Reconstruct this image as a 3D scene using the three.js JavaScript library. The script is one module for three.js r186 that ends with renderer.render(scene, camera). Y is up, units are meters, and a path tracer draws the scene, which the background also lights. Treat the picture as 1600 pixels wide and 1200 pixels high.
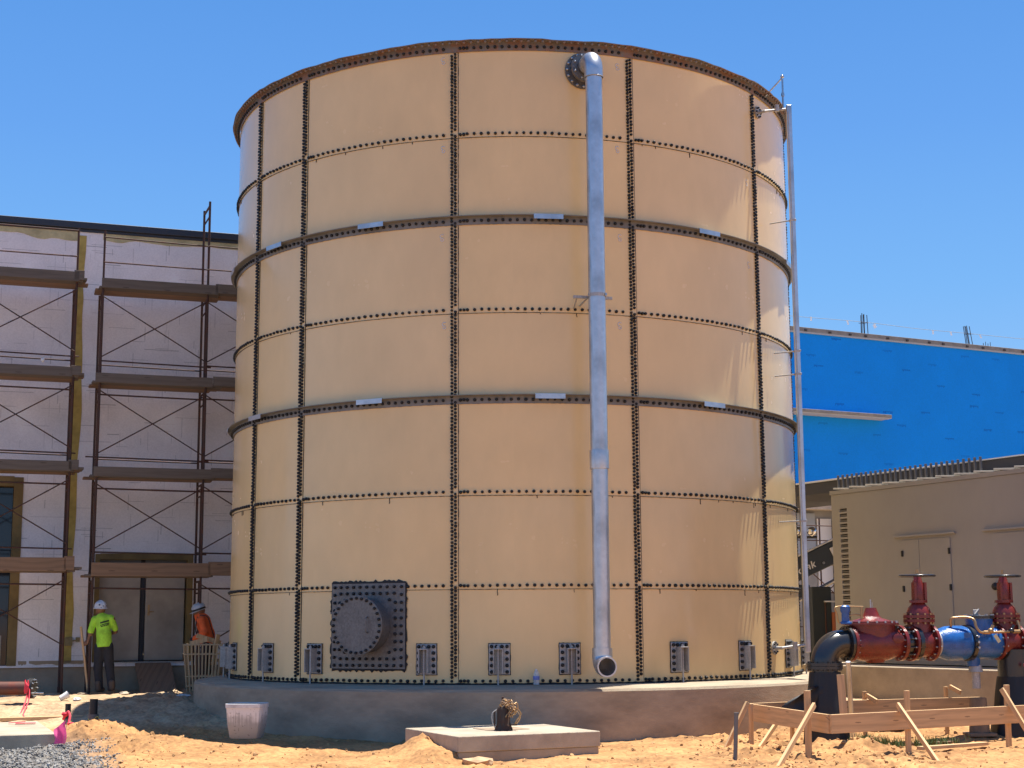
import * as THREE from 'three';
import { mergeGeometries, mergeVertices, toCreasedNormals } from 'three/addons/utils/BufferGeometryUtils.js';
import { RoundedBoxGeometry } from 'three/addons/geometries/RoundedBoxGeometry.js';
import { MarchingCubes } from 'three/addons/objects/MarchingCubes.js';
import { TextGeometry } from 'three/addons/geometries/TextGeometry.js';
import { FontLoader } from 'three/addons/loaders/FontLoader.js';

// ---------- camera, sky, sun, exposure ----------
const scene = new THREE.Scene();
const camera = new THREE.PerspectiveCamera(28.14, 4 / 3, 0.1, 3000);
camera.position.set(0, 1.72, 0);
camera.rotation.set(8.9 * Math.PI / 180, 0, -0.35 * Math.PI / 180, 'YXZ');
const renderer = new THREE.WebGLRenderer({ antialias: true });
renderer.setSize(1024, 768);
renderer.toneMapping = THREE.LinearToneMapping;
renderer.toneMappingExposure = 1.98;
renderer.shadowMap.enabled = true;
// clear summer sky: pale at the horizon, deeper blue with height, the same all round
const SKY = [[0, .50, .70, .97], [6, .32, .58, .96], [12, .205, .485, .94], [18, .145, .385, .88], [24, .108, .325, .80], [40, .076, .24, .66], [90, .052, .17, .50]];
{
  const W = 64, Hh = 512, d = new Float32Array(W * Hh * 4);
  for (let j = 0; j < Hh; j++) {
    const el = Math.max(0, (j + .5) / Hh * 180 - 90);
    let k = 0; while (k < SKY.length - 2 && el > SKY[k + 1][0]) k++;
    const f = Math.min(1, (el - SKY[k][0]) / (SKY[k + 1][0] - SKY[k][0]));
    for (let i = 0; i < W; i++) { const o = (j * W + i) * 4; for (let c = 0; c < 3; c++) d[o + c] = .506 * (SKY[k][c + 1] * (1 - f) + SKY[k + 1][c + 1] * f); d[o + 3] = 1; }
  }
  const t = new THREE.DataTexture(d, W, Hh, THREE.RGBAFormat, THREE.FloatType);
  t.mapping = THREE.EquirectangularReflectionMapping; t.magFilter = t.minFilter = THREE.LinearFilter; t.needsUpdate = true;
  scene.background = t; scene.environment = t;
}
// high noon sun, behind the tank and to the right
const SUN_EL = 76 * Math.PI / 180, SUN_AZ = 124 * Math.PI / 180;
const SUN = new THREE.Vector3(Math.cos(SUN_EL) * Math.sin(SUN_AZ), Math.sin(SUN_EL), Math.cos(SUN_EL) * Math.cos(SUN_AZ));
const sun = new THREE.DirectionalLight(new THREE.Color().setRGB(1, .95, .86), 5);
sun.target.position.set(0, 0, -27); sun.position.copy(sun.target.position).addScaledVector(SUN, 60);
sun.castShadow = true; sun.shadow.mapSize.set(4096, 4096);
Object.assign(sun.shadow.camera, { left: -30, right: 30, top: 30, bottom: -30, near: 1, far: 140 });
scene.add(sun, sun.target);

// ---------- helpers ----------
let seed = 1234567;
const rnd = () => { seed = (seed * 1664525 + 1013904223) >>> 0; return seed / 4294967296; };
const rr = (a, b) => a + (b - a) * rnd();
const R2D = Math.PI / 180, V3 = (x, y, z) => new THREE.Vector3(x, y, z);
const hash = (x, y, s) => { let h = (x * 374761393 + y * 668265263 + s * 2147483647) | 0; h = Math.imul(h ^ (h >>> 13), 1274126177); h ^= h >>> 16; return (h >>> 0) / 4294967296; };
const sm = t => t * t * (3 - 2 * t);
function vnoise(x, y, p, s) {
  const xi = Math.floor(x), yi = Math.floor(y), fx = sm(x - xi), fy = sm(y - yi), w = a => p ? ((a % p) + p) % p : a;
  const a = hash(w(xi), w(yi), s), b = hash(w(xi + 1), w(yi), s), c = hash(w(xi), w(yi + 1), s), d = hash(w(xi + 1), w(yi + 1), s);
  return (a + (b - a) * fx) * (1 - fy) + (c + (d - c) * fx) * fy;
}
function fbm(x, y, oct, p, s) { let v = 0, a = .5, n = 0; for (let i = 0; i < oct; i++) { v += a * vnoise(x, y, p, s + i); n += a; x *= 2; y *= 2; if (p) p *= 2; a *= .5; } return v / n; }
const smooth = (a, b, x) => { const t = Math.min(1, Math.max(0, (x - a) / (b - a))); return sm(t); };
function texture(w, h, fn, srgb = true) {
  const d = new Uint8Array(w * h * 4);
  for (let j = 0; j < h; j++) for (let i = 0; i < w; i++) {
    const c = fn(i / w, j / h, i, j), o = (j * w + i) * 4;
    if (typeof c === 'number') { d[o] = d[o + 1] = d[o + 2] = Math.max(0, Math.min(255, c * 255)); } else for (let k = 0; k < 3; k++) d[o + k] = Math.max(0, Math.min(255, c[k] * 255));
    d[o + 3] = 255;
  }
  const t = new THREE.DataTexture(d, w, h); t.wrapS = t.wrapT = THREE.RepeatWrapping; t.magFilter = THREE.LinearFilter; t.minFilter = THREE.LinearMipmapLinearFilter; t.generateMipmaps = true;
  if (srgb) t.colorSpace = THREE.SRGBColorSpace; t.needsUpdate = true; return t;
}
const rep = (t, x, y = x) => { const c = t.clone(); c.repeat.set(x, y); c.needsUpdate = true; return c; };
const T = {
  mottle: texture(512, 512, (u, v) => { const a = fbm(u * 4, v * 4, 6, 4, 3), b = fbm(u * 24, v * 24, 3, 24, 9); return .93 + .22 * (a - .5) * 1.3 + .08 * (b - .5); }),
  faint: texture(512, 512, (u, v) => .965 + .07 * (fbm(u * 4, v * 4, 5, 4, 103) - .5) + .025 * (fbm(u * 30, v * 12, 3, 12, 109) - .5)),
  fine: texture(512, 512, (u, v) => .3 + .6 * (fbm(u * 32, v * 32, 4, 32, 21) - .5) + .3 * fbm(u * 5, v * 5, 4, 5, 44), false),
  rough: texture(512, 512, (u, v) => .55 + .75 * (fbm(u * 5, v * 5, 5, 5, 61) - .5) + .25 * (fbm(u * 40, v * 40, 2, 40, 67) - .5), false),
  sand: texture(1024, 1024, (u, v) => {
    const a = fbm(u * 5, v * 5, 6, 5, 5), b = fbm(u * 60, v * 60, 3, 60, 15), c = hash(Math.floor(u * 1024), Math.floor(v * 1024), 7);
    const g = .90 + .34 * (a - .5) + .34 * (b - .5) + .12 * (c - .5); return [g, g * (.97 + .04 * a), g * (.93 + .1 * a)];
  }),
  sandBump: texture(1024, 1024, (u, v) => .2 + .5 * fbm(u * 40, v * 40, 5, 40, 31) + .3 * fbm(u * 9, v * 9, 4, 9, 35), false),
  wood: texture(256, 1024, (u, v) => {
    const w = fbm(u * 3, v * 2, 4, 2, 8) * 2.2, r = Math.abs(Math.sin((u * 9 + w) * Math.PI)), f = fbm(u * 90, v * 4, 3, 4, 12);
    let k = .90 + .09 * r - .13 * (f - .3); const kx = (u * 3 % 1) - .5, ky = (v * 3 % 1) - .4; const kd = Math.hypot(kx, ky * .35); if (kd < .028) k *= .74; return [k, k * .96, k * .9];
  }),
  galv: texture(512, 512, (u, v) => {
    let best = 9, id = 0; const gx = u * 26, gy = v * 26;
    for (let j = -1; j < 2; j++) for (let i = -1; i < 2; i++) { const cx = Math.floor(gx) + i, cy = Math.floor(gy) + j, wx = (cx + 26) % 26, wy = (cy + 26) % 26, dx = cx + hash(wx, wy, 1) - gx, dy = cy + hash(wx, wy, 2) - gy, q = dx * dx + dy * dy; if (q < best) { best = q; id = hash(wx, wy, 3); } }
    return .90 + .12 * (id - .5) + .16 * (fbm(u * 4, v * 4, 5, 4, 77) - .5);
  }),
  rust: texture(512, 512, (u, v) => { const a = fbm(u * 6, v * 6, 6, 6, 91), k = smooth(.42, .62, a); return [.84 + .10 * k, .82 - .06 * k, .80 - .14 * k]; }),
};
// uv in metres from the dominant axis of each face
function planarUV(g, sc = 1) {
  const p = g.attributes.position, n = g.attributes.normal, uv = new Float32Array(p.count * 2);
  for (let i = 0; i < p.count; i++) {
    const ax = Math.abs(n.getX(i)), ay = Math.abs(n.getY(i)), az = Math.abs(n.getZ(i)); let u, v;
    if (ay > ax && ay > az) { u = p.getX(i); v = p.getZ(i); } else if (ax > az) { u = p.getZ(i); v = p.getY(i); } else { u = p.getX(i); v = p.getY(i); }
    uv[i * 2] = u * sc; uv[i * 2 + 1] = v * sc;
  }
  g.setAttribute('uv', new THREE.BufferAttribute(uv, 2)); return g;
}
const col = (r, g, b) => new THREE.Color().setRGB(r, g, b);
function mat(c, roughness = .8, o = {}) { const m = new (o.clearcoat !== undefined || o.transmission || o.sheen ? THREE.MeshPhysicalMaterial : THREE.MeshStandardMaterial)({ color: col(...c), roughness, ...o }); return m; }
const M = {
  ...Object.fromEntries([[1, 1, 1], [.985, .995, 1.03], [1.01, .995, .97], [.96, .965, .97], [1.02, 1.02, 1.0]].map(([r, g, b], i) => ['enamel' + i, mat([.87 * r, .62 * g, .30 * b], .34, { map: rep(T.faint, .19 + .022 * i), roughnessMap: rep(T.rough, .25 + .03 * i) })])),
  black: mat([.008, .008, .009], .5),
  seal: mat([.014, .013, .013], .7),
  girder: mat([.22, .21, .195], .6, { map: rep(T.mottle, 1) }),
  rimSteel: mat([.27, .25, .235], .75, { map: rep(T.rust, 1.1) }),
  galv: mat([.60, .62, .64], .36, { map: rep(T.mottle, .8), metalness: .82 }),
  plate: mat([.50, .48, .45], .5, { map: rep(T.galv, 2), metalness: .25 }),
  darkPlate: mat([.21, .20, .19], .5, { map: rep(T.galv, 1.5), metalness: .5 }),
  concrete: mat([.42, .33, .23], .92, { map: rep(T.mottle, .45), bumpMap: rep(T.fine, 1.5), bumpScale: .006 }),
  concreteLight: mat([.46, .38, .28], .92, { map: rep(T.mottle, .6), bumpMap: rep(T.fine, 2), bumpScale: .006 }),
  wood: mat([.68, .47, .27], .8, { map: rep(T.wood, 1.2, .5), bumpMap: rep(T.wood, 1.2, .5), bumpScale: .003 }),
  woodOld: mat([.28, .19, .13], .9, { map: rep(T.wood, 1, .4) }),
  woodGrey: mat([.17, .15, .135], .9, { map: rep(T.wood, 1, .4) }),
  scaf: mat([.10, .055, .04], .7, { map: rep(T.rust, 1.2), metalness: .15 }),
  foam: mat([.90, .88, .86], .9, { map: rep(T.mottle, .3) }),
  coping: mat([.03, .035, .045], .5),
  yellow: mat([.52, .38, .10], .9, { map: rep(T.mottle, 1.3) }),
  doorTan: mat([.44, .38, .30], .6, { map: rep(T.mottle, .4) }),
  doorFrame: mat([.25, .17, .06], .8, { map: rep(T.mottle, .8) }),
  glassDark: mat([.03, .04, .05], .12),
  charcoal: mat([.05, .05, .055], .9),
  blueFilm: mat([.001, .29, .95], .75, { specularIntensity: .4, clearcoat: 0 }),
  encl: mat([.325, .30, .265], .6, { map: rep(T.faint, .3) }),
  enclTrim: mat([.50, .46, .40], .6),
  redPaint: mat([.19, .026, .02], .46, { map: rep(T.mottle, 2.5), roughnessMap: rep(T.rough, 2), bumpMap: rep(T.fine, 6), bumpScale: .002 }),
  bluePaint: mat([.022, .125, .40], .44, { map: rep(T.mottle, 2.5), roughnessMap: rep(T.rough, 2), bumpMap: rep(T.fine, 6), bumpScale: .002 }),
  blackPipe: mat([.018, .018, .019], .25, { clearcoat: .4, clearcoatRoughness: .25 }),
  sheet: mat([.012, .012, .013], .55),
  brass: mat([.50, .32, .16], .4, { metalness: .7, map: rep(T.mottle, 2) }),
  steel: mat([.55, .56, .58], .3, { metalness: .9, map: rep(T.galv, 2) }),
  white: mat([.72, .71, .70], .6, { map: rep(T.mottle, 1.4) }),
  flagCloth: mat([.85, .85, .85], .9, { transmission: .45 }),
  pink: mat([.92, .12, .36], .9, { transmission: .35 }), red: mat([.80, .05, .08], .9, { transmission: .2 }),
};
for (const m of Object.values(M)) { m.side = THREE.DoubleSide; }

const taken = {};
function numbered(n) { const k = (taken[n] = (taken[n] ?? -1) + 1); return k ? n + '_' + String(k).padStart(3, '0') : n; }
function cast(o) { o.castShadow = o.receiveShadow = true; return o; }
function tag(o, label, category, group, kind) { o.userData.label = label; if (category) o.userData.category = category; if (group) o.userData.group = group; if (kind) o.userData.kind = kind; return o; }
function thing(name, label, category, pos = [0, 0, 0], turn = 0, group) { const o = new THREE.Group(); o.name = numbered(name); o.position.set(...pos); o.rotation.y = turn; scene.add(o); return tag(o, label, category, group); }
function sub(name, parent, pos = [0, 0, 0], turn = 0) { const o = new THREE.Group(); o.name = name; o.position.set(...pos); o.rotation.y = turn; parent.add(o); return o; }
function clean(g) { const k = new THREE.BufferGeometry(); for (const a of ['position', 'normal', 'uv']) if (g.attributes[a]) k.setAttribute(a, g.attributes[a]); if (g.index) k.setIndex(g.index); return k; }
function grain(g, ax) { const p = g.attributes.position, uv = new Float32Array(p.count * 2), o = rnd() * 5; for (let i = 0; i < p.count; i++) { const q = [p.getX(i), p.getY(i), p.getZ(i)]; uv[i * 2] = q[(ax + 1) % 3] + q[(ax + 2) % 3] + o; uv[i * 2 + 1] = q[ax] + o; } g.setAttribute('uv', new THREE.BufferAttribute(uv, 2)); g.userData.keepUV = true; return g; } // wood grain along axis ax
function join(gs) { if (!Array.isArray(gs)) return gs; gs = gs.map(g => { g = clean(g); if (!g.attributes.uv) planarUV(g); return g.index ? g.toNonIndexed() : g; }); return gs.length === 1 ? gs[0] : mergeGeometries(gs); }
function part(name, gs, m, parent, uv = true) { const keep = (Array.isArray(gs) ? gs : [gs]).every(q => q.userData.keepUV); let g = join(gs); if (uv && !keep) planarUV(g); const o = cast(new THREE.Mesh(g, m)); o.name = parent === scene ? numbered(name) : name; parent.add(o); return o; }
const stuff = o => { o.userData.kind = 'stuff'; return o; };
const box = (w, h, d, x = 0, y = 0, z = 0) => new THREE.BoxGeometry(w, h, d).translate(x, y, z);
const rbox = (w, h, d, r, x = 0, y = 0, z = 0) => new RoundedBoxGeometry(w, h, d, 1, Math.min(r, w / 2.01, h / 2.01, d / 2.01)).translate(x, y, z);
const span = (x0, x1, y0, y1, z0, z1, r = 0) => r ? rbox(x1 - x0, y1 - y0, z1 - z0, r, (x0 + x1) / 2, (y0 + y1) / 2, (z0 + z1) / 2) : box(x1 - x0, y1 - y0, z1 - z0, (x0 + x1) / 2, (y0 + y1) / 2, (z0 + z1) / 2);
const plank = (w, h, d, r, x = 0, y = 0, z = 0) => grain(rbox(w, h, d, r, x, y, z), 0);
const cyl = (r0, r1, h, x = 0, y = 0, z = 0, n = 24) => new THREE.CylinderGeometry(r1, r0, h, n).translate(x, y + h / 2, z);
function rod(a, b, r, n = 10, r1 = r) { const d = b.clone().sub(a), g = new THREE.CylinderGeometry(r1, r, d.length(), n); g.translate(0, d.length() / 2, 0); g.applyQuaternion(new THREE.Quaternion().setFromUnitVectors(V3(0, 1, 0), d.normalize())); return g.translate(a.x, a.y, a.z); }
function beam(a, b, w, h, up = V3(0, 1, 0)) { // board between two points: w thick sideways, h tall
  const d = b.clone().sub(a), L = d.length(), z = d.normalize(), x = up.clone().cross(z).normalize(), y = z.clone().cross(x);
  return grain(new RoundedBoxGeometry(w, h, L, 1, Math.min(w, h) * .12), 2).applyMatrix4(new THREE.Matrix4().makeBasis(x, y, z)).translate((a.x + b.x) / 2, (a.y + b.y) / 2, (a.z + b.z) / 2);
}
function tube(pts, r, n = 24, k = 8, closed = false) { return new THREE.TubeGeometry(new THREE.CatmullRomCurve3(pts, closed), n, r, k, closed); }
const lathe = (pts, n = 32) => new THREE.LatheGeometry(pts.map(p => new THREE.Vector2(Math.max(p[0], 1e-4), p[1])), n);
const turnedX = (pts, n = 32) => toCreasedNormals(lathe(pts.map(([x, r]) => [r, x]), n).rotateZ(-Math.PI / 2), .6);  // [x, r] profile round the x axis
const turned = (pts, n = 32) => toCreasedNormals(lathe(pts, n), .6);
function scatter(geo, mats) { // many copies of a small shape as one geometry
  geo = geo.index ? geo.toNonIndexed() : geo; const P = geo.attributes.position, N = geo.attributes.normal, c = P.count, p = new Float32Array(c * 3 * mats.length), n = new Float32Array(c * 3 * mats.length), v = V3(), nm = new THREE.Matrix3(); let o = 0;
  for (const m of mats) { nm.getNormalMatrix(m); for (let i = 0; i < c; i++) { v.fromBufferAttribute(P, i).applyMatrix4(m); p[o] = v.x; p[o + 1] = v.y; p[o + 2] = v.z; v.fromBufferAttribute(N, i).applyMatrix3(nm).normalize(); n[o] = v.x; n[o + 1] = v.y; n[o + 2] = v.z; o += 3; } }
  const g = new THREE.BufferGeometry(); g.setAttribute('position', new THREE.BufferAttribute(p, 3)); g.setAttribute('normal', new THREE.BufferAttribute(n, 3)); return g;
}
const mtx = (x, y, z, rx = 0, ry = 0, rz = 0, s = 1) => new THREE.Matrix4().compose(V3(x, y, z), new THREE.Quaternion().setFromEuler(new THREE.Euler(rx, ry, rz, 'YXZ')), V3(s, s, s));

// ---------- ground ----------
const TX = .02, TZ = -28.75, TR = 5.19, FR = 5.8;       // tank axis, tank radius, foundation radius
const bump = (x, z, cx, cz, rx, rz, h, t = 0) => { const c = Math.cos(t), s = Math.sin(t), dx = x - cx, dz = z - cz, a = (dx * c - dz * s) / rx, b = (dx * s + dz * c) / rz; return h * Math.exp(-(a * a + b * b)); };
function groundBase(x, z) {
  const d = -z; let h = .40 * smooth(23.2, 27.5, d) * (x < 0 ? 1 : .95);
  h += bump(x, z, -6.15, -22.9, .75, .6, .36) + bump(x, z, -5.3, -22.0, .9, .6, .16);           // spoil heap
  h += bump(x, z, -4.2, -21.7, 1.1, .35, .09) + bump(x, z, -2.2, -21.3, .9, .4, -.06);
  h += bump(x, z, -1.22, -20.75, .34, .42, .26) + bump(x, z, -1.0, -20.1, .26, .35, .14) + bump(x, z, -.5, -19.6, .25, .22, -.12);
  h += bump(x, z, 4.5, -21.2, .6, .35, .16) + bump(x, z, 4.1, -20.4, .5, .3, .05) + bump(x, z, 7.4, -23.3, 1.2, .6, .08);
  h += bump(x, z, 1.9, -19.6, .8, .5, .04) + bump(x, z, 5.9, -22.4, .7, .4, -.08);
  return h;
}
const gravelAt = (x, z) => smooth(-5.2, -6.3, x + .6 * (fbm(x * 1.5, z * 1.5, 3, 0, 12) - .5) + .35 * (-z - 21)) * smooth(-22.6, -21.9, z) * smooth(-24, -21, x);
const PRINTS = []; { seed = 31415; for (let k = 0; k < 110; k++) { const a = rr(0, 6.3); PRINTS.push([rr(-5.5, 8), rr(-23.6, -18.6), Math.cos(a), Math.sin(a), rr(.012, .03)]); } }
function groundY(x, z) {
  const d = -z, near = smooth(40, 30, d) * smooth(14, 17, d);
  let h = groundBase(x, z);
  h += near * (.09 * (fbm(x * 1.1, z * 1.1, 4, 0, 200) - .5));
  const loose = .6 + smooth(2.4, 3.3, x) * smooth(6, 4.6, x) + smooth(-4.4, -5, x) * smooth(-7.6, -6.6, x) + smooth(-2, -1.5, x) * smooth(.2, -.4, x) * .6;
  const f = fbm(x * 5, z * 5, 3, 0, 300), q = fbm(x * 14, z * 14, 2, 0, 310);
  if (x > -6 && x < 8.5 && z > -24 && z < -18.2) for (const [px, pz, c, s, dp] of PRINTS) { const dx = x - px, dz = z - pz; if (dx * dx + dz * dz < .09) { const u = (dx * c - dz * s) / .15, w = (dx * s + dz * c) / .06, q = u * u + w * w; h += -dp * Math.exp(-q * q) + dp * .5 * Math.exp(-6 * (Math.sqrt(q) - 1.5) ** 2); } }
  h += near * loose * (.075 * Math.max(0, f - .48) * 2 + .03 * (q - .5));
  return h;
}
{
  const xs = [], zs = []; let v;
  for (v = -9.4; v <= 10.4; v += .045) xs.push(v);
  for (let k = 1, s = .06, a = xs[0], b = xs[xs.length - 1]; k < 60; k++, s *= 1.19) { a -= s; b += s; xs.unshift(a); xs.push(b); }
  for (v = -25.4; v <= -18.4; v += .045) zs.push(v);
  for (let k = 1, s = .05, b = zs[zs.length - 1]; k < 60; k++, s *= 1.19) { b += s; zs.push(b); }
  for (v = -25.5; v > -33; v -= .11) zs.unshift(v);
  for (let k = 1, s = .14, a = zs[0]; k < 55; k++, s *= 1.19) { a -= s; zs.unshift(a); }
  const nx = xs.length, nz = zs.length, P = new Float32Array(nx * nz * 3), C = new Float32Array(nx * nz * 3), U = new Float32Array(nx * nz * 2), I = [];
  for (let j = 0; j < nz; j++) for (let i = 0; i < nx; i++) {
    const o = j * nx + i, x = xs[i], z = zs[j];
    P[o * 3] = x; P[o * 3 + 1] = groundY(x, z); P[o * 3 + 2] = z; U[o * 2] = x / 2.6; U[o * 2 + 1] = z / 2.6;
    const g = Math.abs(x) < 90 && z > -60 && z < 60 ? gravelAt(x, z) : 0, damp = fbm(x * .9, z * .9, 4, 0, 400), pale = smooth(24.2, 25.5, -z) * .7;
    const s = [.53, .278, .106].map((c, k) => c * (.92 + .34 * (damp - .5) - [.30, .33, .36][k] * smooth(.56, .68, fbm(x * 2.3 + 7, z * 3.1, 4, 0, 420)) * (.35 + .65 * smooth(2.2, 3, x) * smooth(6.5, 5, x))) * (1 - pale) + [.54, .41, .265][k] * pale), gr = [.21, .195, .175], addedDark = smooth(-8.8, -10.2, x) * smooth(-23, -21, x) * smooth(-25.5, -24, z) * (Math.abs(x) < 90 && z < 60 ? 1 : 0);  // last mask: unseen dark ground added on the left to cut bounced light
    for (let k = 0; k < 3; k++) C[o * 3 + k] = (s[k] * (1 - g) + gr[k] * g) * (1 - addedDark) + .06 * addedDark;
  }
  for (let j = 0; j < nz - 1; j++) for (let i = 0; i < nx - 1; i++) { const a = j * nx + i, b = a + 1, c = a + nx, d = c + 1; I.push(a, c, b, b, c, d); }
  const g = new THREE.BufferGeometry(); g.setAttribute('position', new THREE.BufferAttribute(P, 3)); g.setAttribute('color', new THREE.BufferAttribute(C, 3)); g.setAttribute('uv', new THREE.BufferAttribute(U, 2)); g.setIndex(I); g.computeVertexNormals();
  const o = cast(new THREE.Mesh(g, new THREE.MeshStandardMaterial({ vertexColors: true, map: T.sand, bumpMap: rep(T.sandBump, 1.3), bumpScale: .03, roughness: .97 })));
  o.name = 'ground'; tag(o, 'bare orange sandy soil of the building site', null, null, 'structure'); scene.add(o);
}
// loose stones and clods
function lump(s) { const g = new THREE.IcosahedronGeometry(1, 1), p = g.attributes.position; for (let i = 0; i < p.count; i++) { const v = V3().fromBufferAttribute(p, i), k = .72 + .5 * hash(Math.round(v.x * 50), Math.round(v.y * 50) + Math.round(v.z * 50) * 131, s); p.setXYZ(i, v.x * k, v.y * k * .72, v.z * k); } g.computeVertexNormals(); return g; }
const clear = (x, z) => Math.hypot(x - TX, z - TZ) > FR + .05 && !(x > -1.5 && x < 1.15 && z > -22.8 + (x > .4 ? 1.2 * (x - .4) : 0) && z < -19.8 && Math.abs((x + .18) * .906 - (z + 21.2) * .4226) < 1.1 && Math.abs((x + .18) * .4226 + (z + 21.2) * .906) < 1.0);
function strew(name, label, cat, n, place, m, colours) {
  const g = lump(name.length), im = new THREE.InstancedMesh(g, m, n), q = new THREE.Quaternion(), e = new THREE.Euler(), c = new THREE.Color(); let k = 0, tries = 0;
  while (k < n && tries++ < n * 20) { const [x, z, s] = place(); if (!clear(x, z) || s <= 0) continue; e.set(rr(0, 6.3), rr(0, 6.3), rr(0, 6.3)); q.setFromEuler(e); im.setMatrixAt(k, new THREE.Matrix4().compose(V3(x, groundY(x, z) + s * .25, z), q, V3(s * rr(.7, 1.4), s * rr(.6, 1), s * rr(.7, 1.3)))); const t = colours[Math.floor(rnd() * colours.length)], b = rr(.75, 1.15); im.setColorAt(k, c.setRGB(t[0] * b, t[1] * b, t[2] * b)); k++; }
  im.count = k; im.name = name; cast(im); scene.add(im); return tag(im, label, cat, null, 'stuff');
}
strew('gravel', 'grey crushed gravel in the near left corner', 'gravel', 15000, () => { const x = rr(-9.2, -4.6), z = rr(-22.2, -18.5); return [x, z, rnd() < gravelAt(x, z) ? rr(.007, .022) : 0]; }, mat([1, 1, 1], .95), [[.22, .21, .195], [.16, .155, .15], [.29, .275, .25], [.20, .175, .15], [.36, .34, .31]]);
strew('soil_clods', 'loose clods of orange soil scattered over the ground', 'soil', 3200, () => { const z = rr(-24.6, -18.4), x = rr(-6.8, 8.6); const w = (x > 2.6 && x < 5.2 ? .9 : x < -4.4 ? .8 : .2) * (gravelAt(x, z) > .5 ? 0 : 1); return [x, z, rnd() < w ? .005 + .026 * Math.pow(rnd(), 4) : 0]; }, mat([1, 1, 1], .98), [[.50, .28, .115], [.46, .26, .11], [.53, .31, .14], [.40, .23, .10]]);

// ---------- tank foundation ----------
{
  const f = thing('tank_foundation', 'round grey concrete ring foundation under the beige tank', 'foundation', [TX, 0, TZ]);
  part('ring_wall', turned([[FR - .02, -.6], [FR, .2], [FR, .725], [FR - .03, .762], [TR + .3, .805], [TR - .2, .818], [.01, .818]], 128), M.concrete, f, false).geometry.attributes.uv.array.forEach((v, i, a) => { a[i] = i % 2 ? v * 8 : v * 36; });
}

// ---------- bolted tank ----------
const ringY = i => .869 + 1.4325 * i, SEAMS = [-90, -58.2, -42, -10.3, 21.5, 53.5, 85.3, 117, 148.8, 180.6, 212.4, 241.2, 270];
const pol = (a, r, y) => V3(r * Math.sin(a * R2D), y, r * Math.cos(a * R2D));
const tank = thing('water_tank', 'tall beige bolted steel water tank with black bolt seams', 'tank', [TX, 0, TZ]);
const radAt = (s, t) => TR + .007 * s + .007 * (1 - t);
function curved(a0, a1, y0, y1, rFn, th = .006, n = 18) { // a bent sheet with edges of its own
  const p = [], uv = [], id = []; const m = 2;
  for (const inner of [0, 1]) for (let j = 0; j < m; j++) for (let i = 0; i <= n; i++) { const s = i / n, t = j / (m - 1), a = a0 + (a1 - a0) * s, r = rFn(s, t) - inner * th, v = pol(a, r, y0 + (y1 - y0) * t); p.push(v.x, v.y, v.z); uv.push(a * R2D * TR, v.y); }
  const o = m * (n + 1);
  for (let i = 0; i < n; i++) { id.push(i, i + 1, i + n + 1, i + 1, i + n + 2, i + n + 1, o + i, o + i + n + 1, o + i + 1, o + i + 1, o + i + n + 1, o + i + n + 2); id.push(i, o + i, i + 1, i + 1, o + i, o + i + 1); const q = i + n + 1; id.push(q, q + 1, o + q, q + 1, o + q + 1, o + q); }
  id.push(0, n + 1, o, n + 1, o + n + 1, o, n, o + n, 2 * n + 1, 2 * n + 1, o + n, o + 2 * n + 1);
  const g = new THREE.BufferGeometry(); g.setAttribute('position', new THREE.Float32BufferAttribute(p, 3)); g.setAttribute('uv', new THREE.Float32BufferAttribute(uv, 2)); g.setIndex(id); g.computeVertexNormals(); return toCreasedNormals(g, .5);
}
for (let i = 0; i < 7; i++) for (let j = 0; j < SEAMS.length - 1; j++) {
  const a0 = SEAMS[j] - .075 / TR / R2D, a1 = SEAMS[j + 1] + .072 / TR / R2D, y0 = i ? ringY(i) - .055 : .822, y1 = ringY(i + 1) + (i === 6 ? .06 : .05);
  part('wall_panel', curved(a0, a1, y0, y1, radAt), M['enamel' + Math.floor(hash(i, j, 17) * 5)], tank, false);
}
part('tank_floor', new THREE.CircleGeometry(TR - .02, 64).rotateX(-Math.PI / 2).translate(0, .83, 0), M.concrete, tank);
const boltGeo = turned([[.0235, 0], [.0235, .016], [.021, .027], [.012, .036], [.001, .038]], 10).rotateX(Math.PI / 2);
const onTank = (a, r, y, s = 1) => { const p = pol(a, r, y); return mtx(p.x, p.y, p.z, 0, a * R2D, 0, s); };
function bead(pts, normal, w, s) { // run of sealant with a ragged edge
  const p = [], id = []; const N = pts.length;
  for (let i = 0; i < N; i++) { const q = pts[i], n = normal(i), t = pts[Math.min(N - 1, i + 1)].clone().sub(pts[Math.max(0, i - 1)]).normalize(), b = n.clone().cross(t), k = .6 + .9 * hash(i, s, 5), k2 = .55 + 1.2 * Math.pow(hash(i, s, 6), 2); for (const [u, h] of [[w * k, -.003], [w * .5 * k, .006], [-w * .5 * k2, .006], [-w * k2, -.003]]) { const v = q.clone().addScaledVector(b, u).addScaledVector(n, h); p.push(v.x, v.y, v.z); } }
  for (let i = 0; i < N - 1; i++) for (let k = 0; k < 3; k++) { const a = i * 4 + k; id.push(a, a + 1, a + 4, a + 1, a + 5, a + 4); }
  const g = new THREE.BufferGeometry(); g.setAttribute('position', new THREE.Float32BufferAttribute(p, 3)); g.setIndex(id); g.computeVertexNormals(); return g;
}
const VIS = [-90, -58.2, -42, -10.3, 21.5, 53.5, 85.3, 117];
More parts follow.
